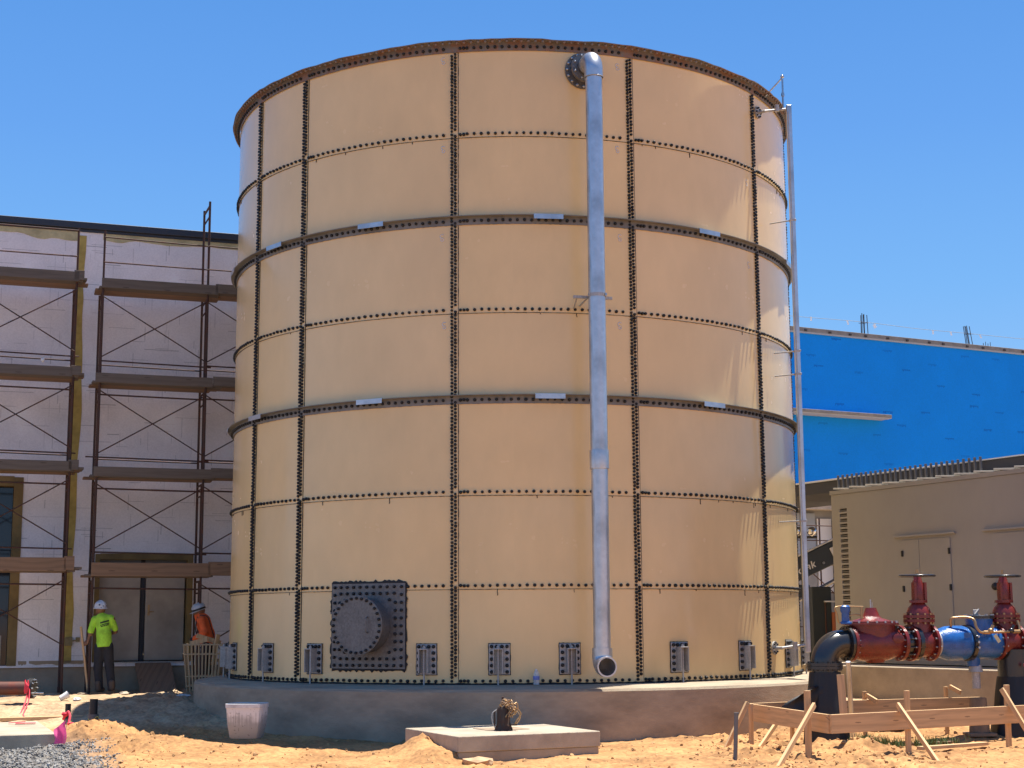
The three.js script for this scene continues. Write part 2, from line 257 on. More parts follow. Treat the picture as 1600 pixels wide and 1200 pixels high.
for (const a of VIS) { // upright seams: two staggered columns of capped bolts
  const m = [], da = .028 / TR / R2D;
  for (let i = 0; i < 7; i++) for (let k = 0; k < 26; k++) { const y = ringY(i) + .055 * k; if (y > 10.8) continue; m.push(onTank(a - da + rr(-.03, .03), TR + .012, y + rr(-.003, .003), rr(.88, 1.08))); if (k) m.push(onTank(a + da + rr(-.03, .03), TR + .012, y + .0275 + rr(-.003, .003), rr(.88, 1.08))); }
  stuff(part('seam_bolts', scatter(boltGeo, m), M.black, tank));
  const pts = []; for (let y = .85; y < 10.85; y += .045) pts.push(pol(a + .074 / TR / R2D, TR + .009, y));
  part('sealant_seam', bead(pts, () => pol(a, 1, 0), .0055, Math.round(a)), M.seal, tank);
}
for (let i = 0; i < 8; i++) { // level seams, one row of bolts each, a few closer ones beside every upright seam
  const m = [];
  for (let j = 0; j < VIS.length - 1; j++) { const A = VIS[j], B = VIS[j + 1], st = .113 / TR / R2D; for (let a = A + 1.2; a < B - .8; a += a < A + 2.2 ? st * .5 : st) if (!(i === 1 && a > -33.9 && a < -18.4)) m.push(onTank(a, TR + (i === 7 ? .026 : i === 3 || i === 5 ? .024 : .013), i === 7 ? 10.9 : ringY(i) + rr(-.004, .004), rr(.98, 1.14))); }
  stuff(part('seam_bolts', scatter(boltGeo, m), M.black, tank));
  if (i < 7 && i) { const pts = []; for (let a = -95; a < 118; a += .45) pts.push(pol(a, TR + .012, ringY(i) - .058)); part('sealant_seam', bead(pts, k => pol(-95 + k * .45, 1, 0), .0042, 40 + i), M.seal, tank); }
}
{ const pts = []; for (let a = -100; a < 118; a += .45) pts.push(pol(a, TR + .02, .822)); part('sealant_seam', bead(pts, k => pol(-100 + k * .45, 1, 0), .016, 77), M.seal, tank); }
{ // drips and smears of sealant under the level seams
  const g = []; seed = 2718; for (let k = 0; k < 70; k++) { const i = 1 + Math.floor(rnd() * 6), a = rr(-80, 80), L = rr(.02, .09), p = []; if (i === 3 || i === 5 || (i < 2 && a < -18 && a > -34)) continue; for (let t = 0; t <= 4; t++) p.push(pol(a + t * rr(-.02, .02), TR + .009, ringY(i) - .06 - L * t / 4)); g.push(bead(p, () => pol(a, 1, 0), rr(.003, .007), k)); }
  stuff(part('sealant_drips', g, M.seal, tank));
}
function hoop(profile, n = 160, wob = 0, s = 0) { const g = lathe(profile, n); if (wob) { const p = g.attributes.position; for (let i = 0; i < p.count; i++) { const x = p.getX(i), z = p.getZ(i), r = Math.hypot(x, z), a = Math.atan2(x, z), k = (r - TR) / .17; p.setY(i, p.getY(i) + k * wob * (vnoise(a * 14 + 50, s, 0, 5) - .5 + .6 * (vnoise(a * 40 + 90, s, 0, 6) - .5))); p.setX(i, x * (1 + k * wob * .12 * (vnoise(a * 18 + 60, s, 0, 8) - .5))); } } return toCreasedNormals(g, .5); }
for (const i of [3, 5]) {
  const y = ringY(i), r = TR + .015;
  part('wind_girder', hoop([[r, y - .062], [r + .009, y - .062], [r + .009, y + .062], [r + .105, y + .062], [r + .105, y + .072], [r, y + .072], [r, y - .062]]), M.girder, tank);
  for (const a of i === 5 ? [-49.5, -25.4, 6.2, 37.7, 69, -73] : [-55.6, -25.4, 6.2, 37.8, 75, -78]) {
    const g = [box(.47, .075, .008, 0, .035, 0), box(.47, .008, .09, 0, .074, -.05)].map(q => q.applyMatrix4(onTank(a, r + .115, y)));
    part('splice_plate', g, M.galv, tank);
  }
}
{ // stiffening angle round the open top
  const r = TR + .016;
  part('top_rim', hoop([[r, 10.84], [r + .01, 10.84], [r + .01, 10.985], [r + .13, 10.985], [r + .13, 10.999], [r, 10.999], [r, 10.84]], 200, .03, 3), M.rimSteel, tank);
  const m = []; for (let a = -92; a < 118; a += 1.25) { const p = pol(a, r + .1, 10.975); m.push(mtx(p.x, p.y, p.z, Math.PI / 2, a * R2D, 0, .9)); } stuff(part('rim_bolts', scatter(boltGeo, m), M.rimSteel, tank));
}
// anchor chairs round the base
const chairAng = [-81, -68, -50.9, -37.5, -15, -2.6, 9.2, 29.4, 45.5, 63.2, 79.3];
for (const a of chairAng) {
  const c = sub('anchor_chair', tank, pol(a, TR + .012, 0).toArray(), a * R2D);
  part('backing_plate', rbox(.32, .46, .02, .006, 0, 1.194, .008), M.plate, c);
  const ch = a < 0 ? -.015 : .012;
  part('stiffener', [span(-.075 + ch, -.062 + ch, .99, 1.34, .018, .15, .003), span(.062 + ch, .075 + ch, .99, 1.34, .018, .15, .003), span(-.075 + ch, .075 + ch, 1.34, 1.356, .018, .15, .003)], M.plate, c);
  part('anchor_rod', [rod(V3(ch, .79, .085), V3(ch, 1.40, .085), .014), cyl(.028, .028, .03, ch, 1.356, .085, 6)], M.plate, c);
  const m = []; for (let k = 0; k < 5; k++) for (const s of [-1, 1]) m.push(mtx(s * .118, 1.005 + k * .095, .018, 0, 0, 0, 1.2)); for (const s of [-1, 1]) m.push(mtx(s * .042, 1.385, .018, 0, 0, 0, 1.2)); stuff(part('plate_bolts', scatter(boltGeo, m), M.black, c));
  const pts = []; for (const [x, y] of [[-.165, .96], [.165, .96], [.165, 1.428], [-.165, 1.428], [-.165, .96]]) pts.push(V3(x, y, .006)); const q = []; for (let k = 0; k < 4; k++) for (let t = 0; t < 1; t += .1) q.push(pts[k].clone().lerp(pts[k + 1], t)); q.push(pts[4]);
  part('sealant_edge', bead(q, () => V3(0, 0, 1), .006, 9), M.seal, c);
}
// manway near the ground
{
  const a = -26.1, w = sub('manway', tank, pol(a, 0, 0).toArray(), a * R2D), half = .66 / TR / R2D;
  part('doubler_plate', curved(-half, half, 1.05, 2.355, () => TR + .036, .02, 14), M.darkPlate, w, false);
  const q = []; const C = [[-half, 1.04], [half, 1.04], [half, 2.365], [-half, 2.365], [-half, 1.04]]; for (let k = 0; k < 4; k++) for (let t = 0; t < 1; t += .03) q.push(pol(C[k][0] + (C[k + 1][0] - C[k][0]) * t, TR + .024, C[k][1] + (C[k + 1][1] - C[k][1]) * t));
  part('sealant_edge', bead(q, () => V3(0, 0, 1), .03, 19), M.seal, w);
  const m = []; const put = (x, y) => { const aa = x / TR; m.push(mtx((TR + .036) * Math.sin(aa), y, (TR + .036) * Math.cos(aa), 0, aa, 0, 1.05)); };
  for (let k = 0; k <= 10; k++) { const f = -.6 + .12 * k; put(f, 1.1); put(f, 2.3); if (k && k < 10) { put(-.6, 1.1 + .12 * k); put(.6, 1.1 + .12 * k); } if (k > 0 && k < 10) { put(f, 1.2); put(f, 2.2); if (k > 1 && k < 9) { put(-.5, 1.1 + .12 * k); put(.5, 1.1 + .12 * k); } } }
  for (let k = 0; k < 4; k++) put((k % 2 ? 1 : -1) * .4, k < 2 ? 1.3 : 2.1);
  stuff(part('plate_bolts', scatter(boltGeo, m), M.black, w));
  part('neck', turned([[.42, 0], [.42, .30]], 48).rotateX(Math.PI / 2).translate(0, 1.71, TR), M.darkPlate, w);
  const cv = part('cover', turned([[.01, .335], [.452, .335], [.458, .33], [.458, .312], [.452, .306], [.01, .306]], 56).rotateX(Math.PI / 2).translate(0, 1.71, TR), M.darkPlate, w);
  const cb = []; for (let k = 0; k < 28; k++) cb.push(mtx(.415 * Math.cos(k / 28 * 6.2832), 1.71 + .415 * Math.sin(k / 28 * 6.2832), TR + .335)); stuff(part('cover_bolts', scatter(boltGeo, cb), M.black, w));
  part('handle', tube([V3(.2, 1.6, TR + .335), V3(.2, 1.62, TR + .38), V3(.2, 1.72, TR + .385), V3(.2, 1.82, TR + .38), V3(.2, 1.84, TR + .335)], .011, 16, 6), M.darkPlate, w);
  part('hinge', [rod(V3(-.46, 1.5, TR + .25), V3(-.46, 1.92, TR + .25), .018), box(.09, .03, .1, -.43, 1.52, TR + .28), box(.09, .03, .1, -.43, 1.9, TR + .28)], M.darkPlate, w);
}
// chalk marks on the sheets
for (const [a, y] of [[-12.2, 10.737], [19.4, 10.689], [-12.2, 9.255], [19.1, 9.291], [-12.4, 7.802], [19.3, 7.828], [-12, 6.382], [19, 6.398], [50.8, 9.2], [50.6, 7.75]]) {
  const g = [new THREE.TorusGeometry(.03, .0085, 4, 14, 4.6).rotateZ(.6), new THREE.TorusGeometry(.022, .008, 4, 12, 5).rotateZ(2.2).translate(.004, -.055, 0)].map(q => q.scale(1, 1, .2).applyMatrix4(onTank(a, radAt(.95, .9) + .003, y)));
  part('chalk_mark', g, mat([.70, .66, .62], .9), tank);
}

// ---------- overflow pipe on the tank ----------
{
  const az = 12.8, pr = .65, o = thing('overflow_pipe', 'tall galvanized overflow pipe running down the front of the tank', 'pipe', [TX + TR * Math.sin(az * R2D), 0, TZ + TR * Math.cos(az * R2D)], az * R2D);
  part('upper_pipe', cyl(.132, .132, 10.22 - 4.2, 0, 4.2, pr, 32), M.galv, o);
  part('lower_pipe', cyl(.128, .128, 4.2 - 1.25, 0, 1.25, pr, 32), M.galv, o);
  part('sleeve', turned([[.128, 4.02], [.146, 4.022], [.147, 4.03], [.147, 4.30], [.146, 4.308], [.13, 4.31]], 32).translate(0, 0, pr), M.galv, o);
  const arc = (n, f) => Array.from({ length: n + 1 }, (_, i) => f(i / n * Math.PI / 2));
  const e = part('upper_elbow', tube([V3(0, 10.53, .30), ...arc(10, t => V3(0, 10.53 - .22 + .22 * Math.cos(t), pr - .22 + .22 * Math.sin(t))), V3(0, 10.20, pr)], .147, 40, 28), M.galv, o);
  part('seam_ring', [new THREE.TorusGeometry(.147, .006, 6, 32).rotateX(Math.PI / 2).translate(0, 10.2, pr)], M.galv, e);
  part('nozzle', turned([[.135, 0], [.135, .34]], 32).rotateX(Math.PI / 2).translate(0, 10.53, 0), M.darkPlate, o);
  const fl = part('flange', [turned([[.14, .02], [.30, .02], [.30, .05], [.14, .05]], 40).rotateX(Math.PI / 2).translate(0, 10.53, 0), turned([[.14, .16], [.235, .16], [.235, .19], [.14, .19]], 40).rotateX(Math.PI / 2).translate(0, 10.53, 0), turned([[.14, .195], [.235, .195], [.235, .225], [.14, .225]], 40).rotateX(Math.PI / 2).translate(0, 10.53, 0)], M.darkPlate, o);
  const m = []; for (let k = 0; k < 16; k++) { const t = k / 16 * 6.2832; m.push(mtx(.27 * Math.cos(t), 10.53 + .27 * Math.sin(t), .05)); if (k % 2) m.push(mtx(.2 * Math.cos(t), 10.53 + .2 * Math.sin(t), .225, 0, 0, 0, .8)); } stuff(part('flange_bolts', scatter(boltGeo, m), M.steel, fl));
  // lower elbow turns outwards; open end with a wall of its own
  const bend = [V3(0, 1.36, pr), V3(0, 1.25, pr), ...arc(10, t => V3(0, 1.25 - .16 * Math.sin(t), pr + .16 - .16 * Math.cos(t))), V3(0, 1.09, pr + .25)];
  const le = part('lower_elbow', [tube(bend, .15, 40, 28), tube(bend, .128, 40, 28)], M.galv, o);
  part('end_ring', new THREE.RingGeometry(.128, .15, 32).translate(0, 1.09, pr + .25), M.galv, le);
  const br = part('bracket', [box(.62, .045, .045, -.02, 6.70, pr - .17), rod(V3(-.27, 6.7, pr - .17), V3(-.2, 6.62, .03), .012), rod(V3(-.1, 6.7, pr - .17), V3(-.1, 6.66, .02), .014), rod(V3(.2, 6.7, pr - .17), V3(.2, 6.66, .02), .014)], M.plate, o);
  part('strap', turned([[.135, 6.675], [.141, 6.675], [.141, 6.725], [.135, 6.725]], 32).translate(0, 0, pr), M.plate, br); part('clamp_screw', [box(.03, .04, .05, .11, 6.70, pr + .1)], M.steel, br);
}
// ---------- level gauge on the right of the tank ----------
{
  const o = thing('level_gauge', 'slim square grey gauge post standing off the right side of tank', 'gauge', [4.88, 0, -25.8]);
  part('post', rbox(.088, 9.45, .088, .008, 0, 5.95, 0), M.galv, o);
  part('post_slot', box(.016, 9.3, .012, -.02, 5.9, .046), M.plate, o);
  const disc = V3(-.55, 0, -.04), az = 56 * R2D;
  for (const y of [10.56, 1.3]) {
    const b = sub('stand_off', o, [0, 0, 0]);
    const p = V3(TX + TR * Math.sin(az) - 4.88, y, TZ + TR * Math.cos(az) + 25.8), nn = V3(Math.sin(az), 0, Math.cos(az));
    part('wall_flange', turned([[.02, .01], [.11, .01], [.11, .035], [.02, .035]], 24).rotateX(Math.PI / 2).rotateY(az).translate(p.x, p.y, p.z), M.plate, b);
    part('arm', [rod(p.clone().addScaledVector(nn, .02), p.clone().addScaledVector(nn, .16), .028), rod(p.clone().addScaledVector(nn, .15), V3(0, y + .05, 0), .024), cyl(.04, .04, .12, -.22, y - .02, .07)], M.plate, b);
    const bm = []; for (let k = 0; k < 8; k++) bm.push(mtx(p.x + .085 * Math.cos(k * .785) * Math.cos(az) + nn.x * .035, y + .085 * Math.sin(k * .785), p.z - .085 * Math.cos(k * .785) * Math.sin(az) + nn.z * .035, 0, az, 0, .7)); stuff(part('flange_bolts', scatter(boltGeo, bm), M.black, b));
  }
  for (const y of [8.6, 6.3, 5.9, 3.4]) part('clamp', [rbox(.11, .035, .11, .004, 0, y, 0), rod(V3(-.02, y, 0), V3(-.36, y, -.22), .012)], M.plate, o);
  part('pulley_stand', [rod(V3(-.09, 10.6, -.02), V3(-.09, 11.2, -.02), .017), rod(V3(-.38, 10.93, -.35), V3(-.09, 11.19, -.02), .014), new THREE.SphereGeometry(.035, 12, 8).translate(-.09, 11.21, -.02), cyl(.028, .028, .06, -.09, 10.85, -.02)], M.steel, o);
}
// water bottle left on the ledge
{
  const a = 3.4, p = pol(a, TR + .17, .815), o = thing('water_bottle', 'clear plastic water bottle standing on the foundation ledge', 'bottle', [TX + p.x, p.y, TZ + p.z]);
  part('body', turned([[.001, .002], [.045, .002], [.048, .015], [.046, .06], [.048, .1], [.046, .16], [.03, .2], [.018, .215]], 20), mat([.9, .93, .95], .12, { transmission: .7, ior: 1.33 }), o);
  part('wrapper', turned([[.0485, .075], [.0495, .08], [.0495, .125], [.0485, .13]], 20), mat([.15, .2, .5], .5), o); part('cap', cyl(.017, .017, .022, 0, .213, 0, 14), M.white, o);
}

// ---------- white building on the left ----------
function shapeWall(x0, x1, y0, y1, holes, th, z) { const s = new THREE.Shape([new THREE.Vector2(x0, y0), new THREE.Vector2(x1, y0), new THREE.Vector2(x1, y1), new THREE.Vector2(x0, y1)]); for (const [a, b, c, d] of holes) s.holes.push(new THREE.Path([new THREE.Vector2(a, c), new THREE.Vector2(a, d), new THREE.Vector2(b, d), new THREE.Vector2(b, c)])); return new THREE.ExtrudeGeometry(s, { depth: th, bevelEnabled: false }).translate(0, 0, z - th); }
function ragged(x0, x1, y0, y1, z, s, amp, vertical) { // thin smear with an uneven outline
  const pts = [], n = 26; for (let i = 0; i <= n; i++) { const t = i / n, k = amp * (fbm(t * 9, s, 3, 0, s) - .3) * 2; pts.push(vertical ? new THREE.Vector2(x1 + k, y0 + (y1 - y0) * t) : new THREE.Vector2(x0 + (x1 - x0) * t, y0 - k)); }
  for (let i = n; i >= 0; i--) { const t = i / n, k = amp * .3 * (fbm(t * 7, s + 5, 3, 0, s + 3) - .5); pts.push(vertical ? new THREE.Vector2(x0 + k, y0 + (y1 - y0) * t) : new THREE.Vector2(x0 + (x1 - x0) * t, y1)); }
  return new THREE.ExtrudeGeometry(new THREE.Shape(pts), { depth: .006, bevelEnabled: false }).translate(0, 0, z);
}
const foamTex = texture(2048, 1024, (() => { // boards with pencilled and taped joints: short dark strokes
  const W = 2048, Hh = 1024, b = new Float32Array(W * Hh).fill(1); seed = 77;
  for (let k = 0; k < 150; k++) { const horiz = rnd() < .45, L = Math.floor(rr(40, horiz ? 260 : 150)), x = Math.floor(rnd() * W), y = Math.floor(rnd() * Hh), d = rr(.03, .22) * (rnd() < .15 ? 1.9 : 1); for (let i = 0; i < L; i++) { const q = horiz ? ((y + (i % 37 === 0 ? 0 : 0)) % Hh) * W + (x + i) % W : ((y + i) % Hh) * W + x; const e = 1 - d * (.5 + .5 * rnd()); for (let t = 0; t < 5; t++) { const r = horiz ? (q + t * W) % (W * Hh) : (q + t) % (W * Hh); b[r] = Math.min(b[r], e); } } }
  for (let y = 0; y < Hh; y += 128) for (let x = 0; x < W; x++) if (vnoise(x / 40, y, 0, 5) > .45) for (let t = 0; t < 2; t++) b[(y + t) * W + x] -= .02;
  for (let x = 0; x < W; x += 256) for (let y = 0; y < Hh; y++) if (vnoise(y / 40, x, 0, 6) > .5) b[y * W + x] -= .02;
  return (u, v, i, j) => { const g = b[j * W + i] * (.965 + .12 * (fbm(u * 10, v * 5, 5, 5, 70) - .5) + .05 * (vnoise(u * 300, v * 150, 0, 71) - .5)); return [g, g * .985, g * .98]; };
})());
const LB = thing('white_building', 'white insulated building wall with black coping behind the scaffold', 'building', [-10.651, 0, -31], .3468);
M.foam.map = rep(foamTex, 1 / 6, 1 / 3);
part('wall', shapeWall(-9, 12, .91, 10.05, [[-1.7, .68, .95, 4.74], [2.18, 4.16, 1.0, 3.2]], .3, 0), M.foam, LB);
part('footing', span(-9, 12, -.2, .905, -.5, -.06), M.concrete, LB);
part('side_wall', [span(-9, -8.7, .91, 10.0, -14, -.31), span(11.7, 12, .91, 10.0, -14, -.31), span(-9, 12, .91, 10, -14.3, -14.01)], M.foam, LB);
part('roof', span(-8.69, 11.69, 9.6, 9.7, -14, -.31), M.concrete, LB);
part('floor', span(-8.69, 11.69, .8, .9, -14, -.51), M.concrete, LB);
part('coping', [span(-9.1, 12.1, 10.04, 10.19, -.42, .07, .012), span(-9.1, 12.1, 9.98, 10.035, -.3, .025)], M.coping, LB);
part('mastic_strip', ragged(1.58, 1.74, 1.0, 9.9, .004, 13, .07, true), M.yellow, LB);
part('mastic_smear', [ragged(-2, 1.6, 9.86, 9.975, .004, 21, .10, false), ragged(2.1, 5.6, 9.88, 9.975, .004, 33, .07, false)], mat([.62, .53, .28], .9, { map: rep(T.mottle, 1) }), LB);
for (const [x0, x1] of [[-1.0, .9], [.95, 2.1], [4.25, 6]]) part('base_flashing', ragged(Math.max(x0, .74), x1, .99, 1.04, .004, 51, .04, false), mat([.36, .27, .17], .9), LB);
{ // opening on the far left
  const w = sub('window_opening', LB);
  part('buck', [span(-1.72, -1.55, .95, 4.74, -.28, .02), span(.52, .70, .95, 4.74, -.28, .02), span(-1.549, .519, 4.56, 4.76, -.28, .02)], M.doorFrame, w);
  part('pane', span(-1.549, .519, .95, 4.559, -.26, -.25), mat([.02, .025, .03], .08), w);
  part('mullion', span(-.55, -.5, .95, 4.558, -.245, -.2), M.coping, w);
  part('sill_block', span(-.4, .4, .95, 1.55, -.24, -.12), M.encl, w);
}
{ // double doors
  const d = sub('double_door', LB);
  part('buck', [span(2.17, 2.27, 1.0, 3.199, -.29, .015), span(4.06, 4.17, 1.0, 3.199, -.29, .015), span(2.271, 4.059, 3.09, 3.21, -.29, .015)], M.doorFrame, d);
  part('door_leaf', rbox(.84, 2.0, .05, .004, 2.695, 2.02, -.2), M.doorTan, d); part('door_leaf', rbox(.80, 2.0, .05, .004, 3.63, 2.02, -.2), M.doorTan, d);
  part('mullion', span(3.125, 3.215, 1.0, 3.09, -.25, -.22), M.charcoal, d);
  part('transom', [span(2.271, 3.12, 3.03, 3.09, -.24, -.2), span(3.22, 4.059, 3.03, 3.09, -.24, -.2)], mat([.16, .17, .18], .5), d);
  part('lock_plate', [rbox(.045, .22, .012, .003, 3.30, 2.05, -.168), rod(V3(3.30, 2.02, -.16), V3(3.30, 2.02, -.11), .012), rod(V3(3.30, 2.02, -.11), V3(3.40, 2.02, -.11), .01)], M.brass, d);
  part('threshold', span(2.18, 4.16, .98, 1.0, -.29, .03), M.plate, d);
}
part('junction_box', [rbox(.15, .17, .06, .006, 1.7, 1.42, .03), rbox(.08, .09, .05, .004, 1.88, 1.46, .025), rod(V3(1.76, 1.43, .03), V3(1.86, 1.45, .03), .012)], mat([.30, .23, .10], .7, { map: rep(T.mottle, 3) }), LB);
tag(part('door_ramp', [box(.72, .03, 1.25).rotateX(.47).rotateY(.3468).translate(-7.24, .68, -31.52)], M.woodOld, scene), 'brown plywood ramp leaning up to the double doors', 'ramp');
// rubble swept along the foot of the wall
for (const [x, z, s, w, lab] of [[-8.9, -30.1, .05, 0, 'flat broken concrete lump by the white wall, left of the lime worker'], [-8.3, -30.0, .04, 0, 'small concrete lump near the feet of the lime worker'], [-7.5, -30.05, .06, 1, 'flat concrete lump in front of the plywood ramp'], [-9.6, -29.7, .07, 1, 'largest concrete lump, below the rusty pipe end'], [-6.7, -30.0, .05, 0, 'small concrete lump left of the slatted crate']]) tag(part('rubble_piece', lump(Math.round(s * 100)).scale(s * 3, s, s * 1.6).rotateY(x).translate(x, groundY(x, z) + s * .4, z), w ? M.concreteLight : M.concrete, scene), lab, 'rubble', 'rubble along the foot of the white wall');

// ---------- scaffolds ----------
const LEV = [2.70, 4.68, 6.58, 8.54];
function scaffold(label, frames, s0, s1, dy, topFrame) {
  const o = thing('scaffold', label, 'scaffold', [-10.651, 0, -31], .3468, 'steel frame scaffolds before the white wall');
  const rear = .40, front = 1.18, gy = .42, lifts = [gy, ...LEV.map(v => v + dy)];
  for (const s of frames) for (let k = 0; k < 5; k++) {
    const y0 = lifts[k], y1 = k < 4 ? lifts[k + 1] : (topFrame === s ? 10.55 : 9.75); const f = sub('scaffold_frame', o);
    if (k === 4 && topFrame !== s) { part('guard_post', rod(V3(s, y0, front), V3(s, y1, front), .022), M.scaf, f); continue; }
    for (const t of [rear, front]) part('leg', [rod(V3(s, y0, t), V3(s, y1, t), .025), cyl(.03, .03, .09, s, y0 + .02, t, 10)], M.scaf, f);
    part('top_rung', rod(V3(s, y1 - .09, rear), V3(s, y1 - .09, front), .022), M.scaf, f);
    part('mid_rung', rod(V3(s, y1 - .32, rear), V3(s, y1 - .32, front), .017), M.scaf, f);
    if (k < 4) part('ladder_bar', rod(V3(s, y0 + .2, front - .25), V3(s, y1 - .1, front - .25), .017), M.scaf, f);
    if (k === 0) for (const t of [rear, front]) part('base_plate', [span(s - .07, s + .07, gy - .02, gy - .01, t - .07, t + .07)], M.scaf, f);
  }
  const fs = frames.slice();
  for (let b = 0; b < fs.length - 1; b++) {
    const a = fs[b], c = fs[b + 1];
    for (let k = 0; k < 4; k++) {
      const top = lifts[k + 1] - .16, bot = top - 1.27, z = front + .03, j = rr(-.02, .02);
      if (k || s0 < 0 || b) { part('cross_brace', rod(V3(a, top + j, z), V3(c, bot, z), .0125, 8), M.scaf, o); part('cross_brace', rod(V3(a, bot, z + .025), V3(c, top - j, z + .025), .0125, 8), M.scaf, o); }
      if (k) { part('ledger', rod(V3(a - .35 * (b ? 0 : rnd()), bot - .07, front), V3(c + .1, bot - .1, front), .015, 8), M.scaf, o); part('ledger', rod(V3(a, bot - .03, rear), V3(c, bot - .06, rear), .015, 8), M.scaf, o); }
      if (k < 3) part('ledger', rod(V3(a, top - .07, front - .02), V3(c, top - .09, front - .02), .017, 8), M.scaf, o);
    }
    for (const h of [.52, 1.05]) part('guard_rail', rod(V3(a, lifts[4] + h + rr(-.03, .03), front + .03), V3(c, lifts[4] + h + rr(-.03, .03), front + .03), .015, 8), M.scaf, o);
  }
  const cuts = []; for (let x = s0; x < s1; x += 2.3) cuts.push(x);
  for (let k = 1; k < 5; k++) for (const x of cuts) {
    const y = lifts[k], e = Math.min(s1 + .2, x + 2.5), lift = (cuts.indexOf(x) % 2) * .05;
    for (let q = 0; q < 3; q++) part('plank', plank(e - x + rr(-.1, .1), .045, .245, .006, (x + e) / 2 + rr(-.05, .05), y + .022 + lift, .57 + q * .255), q === 2 ? M.woodGrey : M.woodOld, o);
    part('toe_board', plank(e - x - .15, k === 1 ? .27 : .20, .04, .006, (x + e) / 2 + rr(-.04, .04), y + (k === 1 ? .14 : .105) + lift * .6, 1.232), k === 1 ? M.woodOld : M.woodGrey, o);
  }
  return o;
}
scaffold('rusty frame scaffold tower at the left edge beside the dark opening', [-.62, 1.52], -.9, 1.55, .09, 99);
scaffold('rusty frame scaffold tower in front of the double doors, next to the tank', [2.04, 4.16, 6.3], 1.9, 6.2, 0, 4.16);
tag(part('rag', lump(3).scale(.05, .06, .03).rotateZ(.6).translate(-9.35, 6.98, -30.1), M.white, scene), 'white rag caught on the second highest scaffold deck', 'rag');

// ---------- people ----------
function sdf(prims, min, size, res, k = .03, hem = null) { // tapered capsules [ax,ay,az,ra, bx,by,bz,rb, flatten?] joined smoothly
  const mc = new MarchingCubes(res, M.black, false, false, 120000); mc.isolation = 0; const f = mc.field, h = res / 2;
  const d0 = distFn(prims, k), dist = hem === null ? d0 : (x, y, z) => Math.max(d0(x, y, z), hem - y);
  for (let z = 0; z < res; z++) for (let y = 0; y < res; y++) for (let x = 0; x < res; x++) f[z * res * res + y * res + x] = -dist(min[0] + ((x - h) / h + 1) / 2 * size, min[1] + ((y - h) / h + 1) / 2 * size, min[2] + ((z - h) / h + 1) / 2 * size);
  mc.update(); const n = mc.count, p = new Float32Array(n * 3), N = new Float32Array(n * 3);
  for (let i = 0; i < n; i++) for (let c = 0; c < 3; c++) { p[i * 3 + c] = min[c] + (mc.positionArray[i * 3 + c] + 1) / 2 * size; N[i * 3 + c] = mc.normalArray[i * 3 + c]; }
  let g = new THREE.BufferGeometry(); g.setAttribute('position', new THREE.BufferAttribute(p, 3)); g = mergeVertices(g, 1e-4); g.computeVertexNormals(); return g;
}
function distFn(prims, k) {
  return (x, y, z) => {
    let d = 9; for (const q of prims) {
      const sx = q[8] || 1, ax = q[0] , ay = q[1], az = q[2] * sx, bx = q[4], by = q[5], bz = q[6] * sx, zz = z * sx, ux = bx - ax, uy = by - ay, uz = bz - az, L = ux * ux + uy * uy + uz * uz || 1e-9;
      const t = Math.max(0, Math.min(1, ((x - ax) * ux + (y - ay) * uy + (zz - az) * uz) / L)), e = (Math.hypot(x - ax - ux * t, y - ay - uy * t, zz - az - uz * t) - (q[3] + (q[7] - q[3]) * t)) / (sx > 1 ? sx * .8 : 1);
      const hh = Math.max(k - Math.abs(d - e), 0) / k; d = Math.min(d, e) - hh * hh * k * .25;
    } return d;
  };
}
const skin = mat([.22, .11, .065], .6), cloth = (c, s = 1) => mat(c, .9, { map: rep(T.mottle, 3), bumpMap: rep(T.fine, 4), bumpScale: .006 });
function handPrims(x, y, z, dx, dy, dz, grip) { // palm and five unequal fingers curled round a bar along grip, wrist at x,y,z
  const d = V3(dx, dy, dz).normalize(), g = grip.clone().normalize(), n = d.clone().cross(g).normalize(), w = V3(x, y, z), out = [];
  const P = (a, b, c) => w.clone().addScaledVector(d, a).addScaledVector(g, b).addScaledVector(n, c), C = (a, ra, b, rb) => out.push([a.x, a.y, a.z, ra, b.x, b.y, b.z, rb]);
  C(P(0, 0, 0), .026, P(.05, .018, 0), .02); C(P(0, 0, 0), .026, P(.055, -.018, 0), .019); C(P(.04, .03, 0), .016, P(.045, -.03, 0), .016);
  [[.034, .9], [.012, 1], [-.011, .95], [-.033, .75]].forEach(([b, L]) => { C(P(.065, b, 0), .0095, P(.065 + .036 * L, b, .016), .009); C(P(.065 + .036 * L, b, .016), .009, P(.07 + .03 * L, b, .045), .0082); C(P(.07 + .03 * L, b, .045), .0082, P(.052, b, .056), .0075); });
  C(P(.012, .034, .006), .013, P(.04, .055, .026), .011); C(P(.04, .055, .026), .011, P(.06, .045, .05), .009); return out;
}
function hardHat(parent, m, x, y, z, turn, tilt, extra) {
  const g = turned([[.142, 0], [.128, .006], [.126, .03], [.118, .075], [.09, .118], [.05, .138], [.001, .143]], 28).scale(.93, 1, 1.08), brim = turned([[.12, .0], [.15, -.004], [.152, .004], [.12, .008]], 28).scale(.93, 1, 1.1), vis = turned([[.1, 0], [.16, -.012], [.16, -.006], [.1, .008]], 28).scale(.8, 1, .7).translate(0, 0, .09), ridge = tube([V3(0, .05, .137), V3(0, .115, .1), V3(0, .147, 0), V3(0, .115, -.1), V3(0, .05, -.137)], .014, 20, 6);
  const h = new THREE.Group(); h.name = 'hard_hat'; h.position.set(x, y, z); h.rotation.set(tilt, turn, 0, 'YXZ'); parent.add(h);
  part('shell', [g, brim, vis, ridge], m, h); extra(h); return h;
}
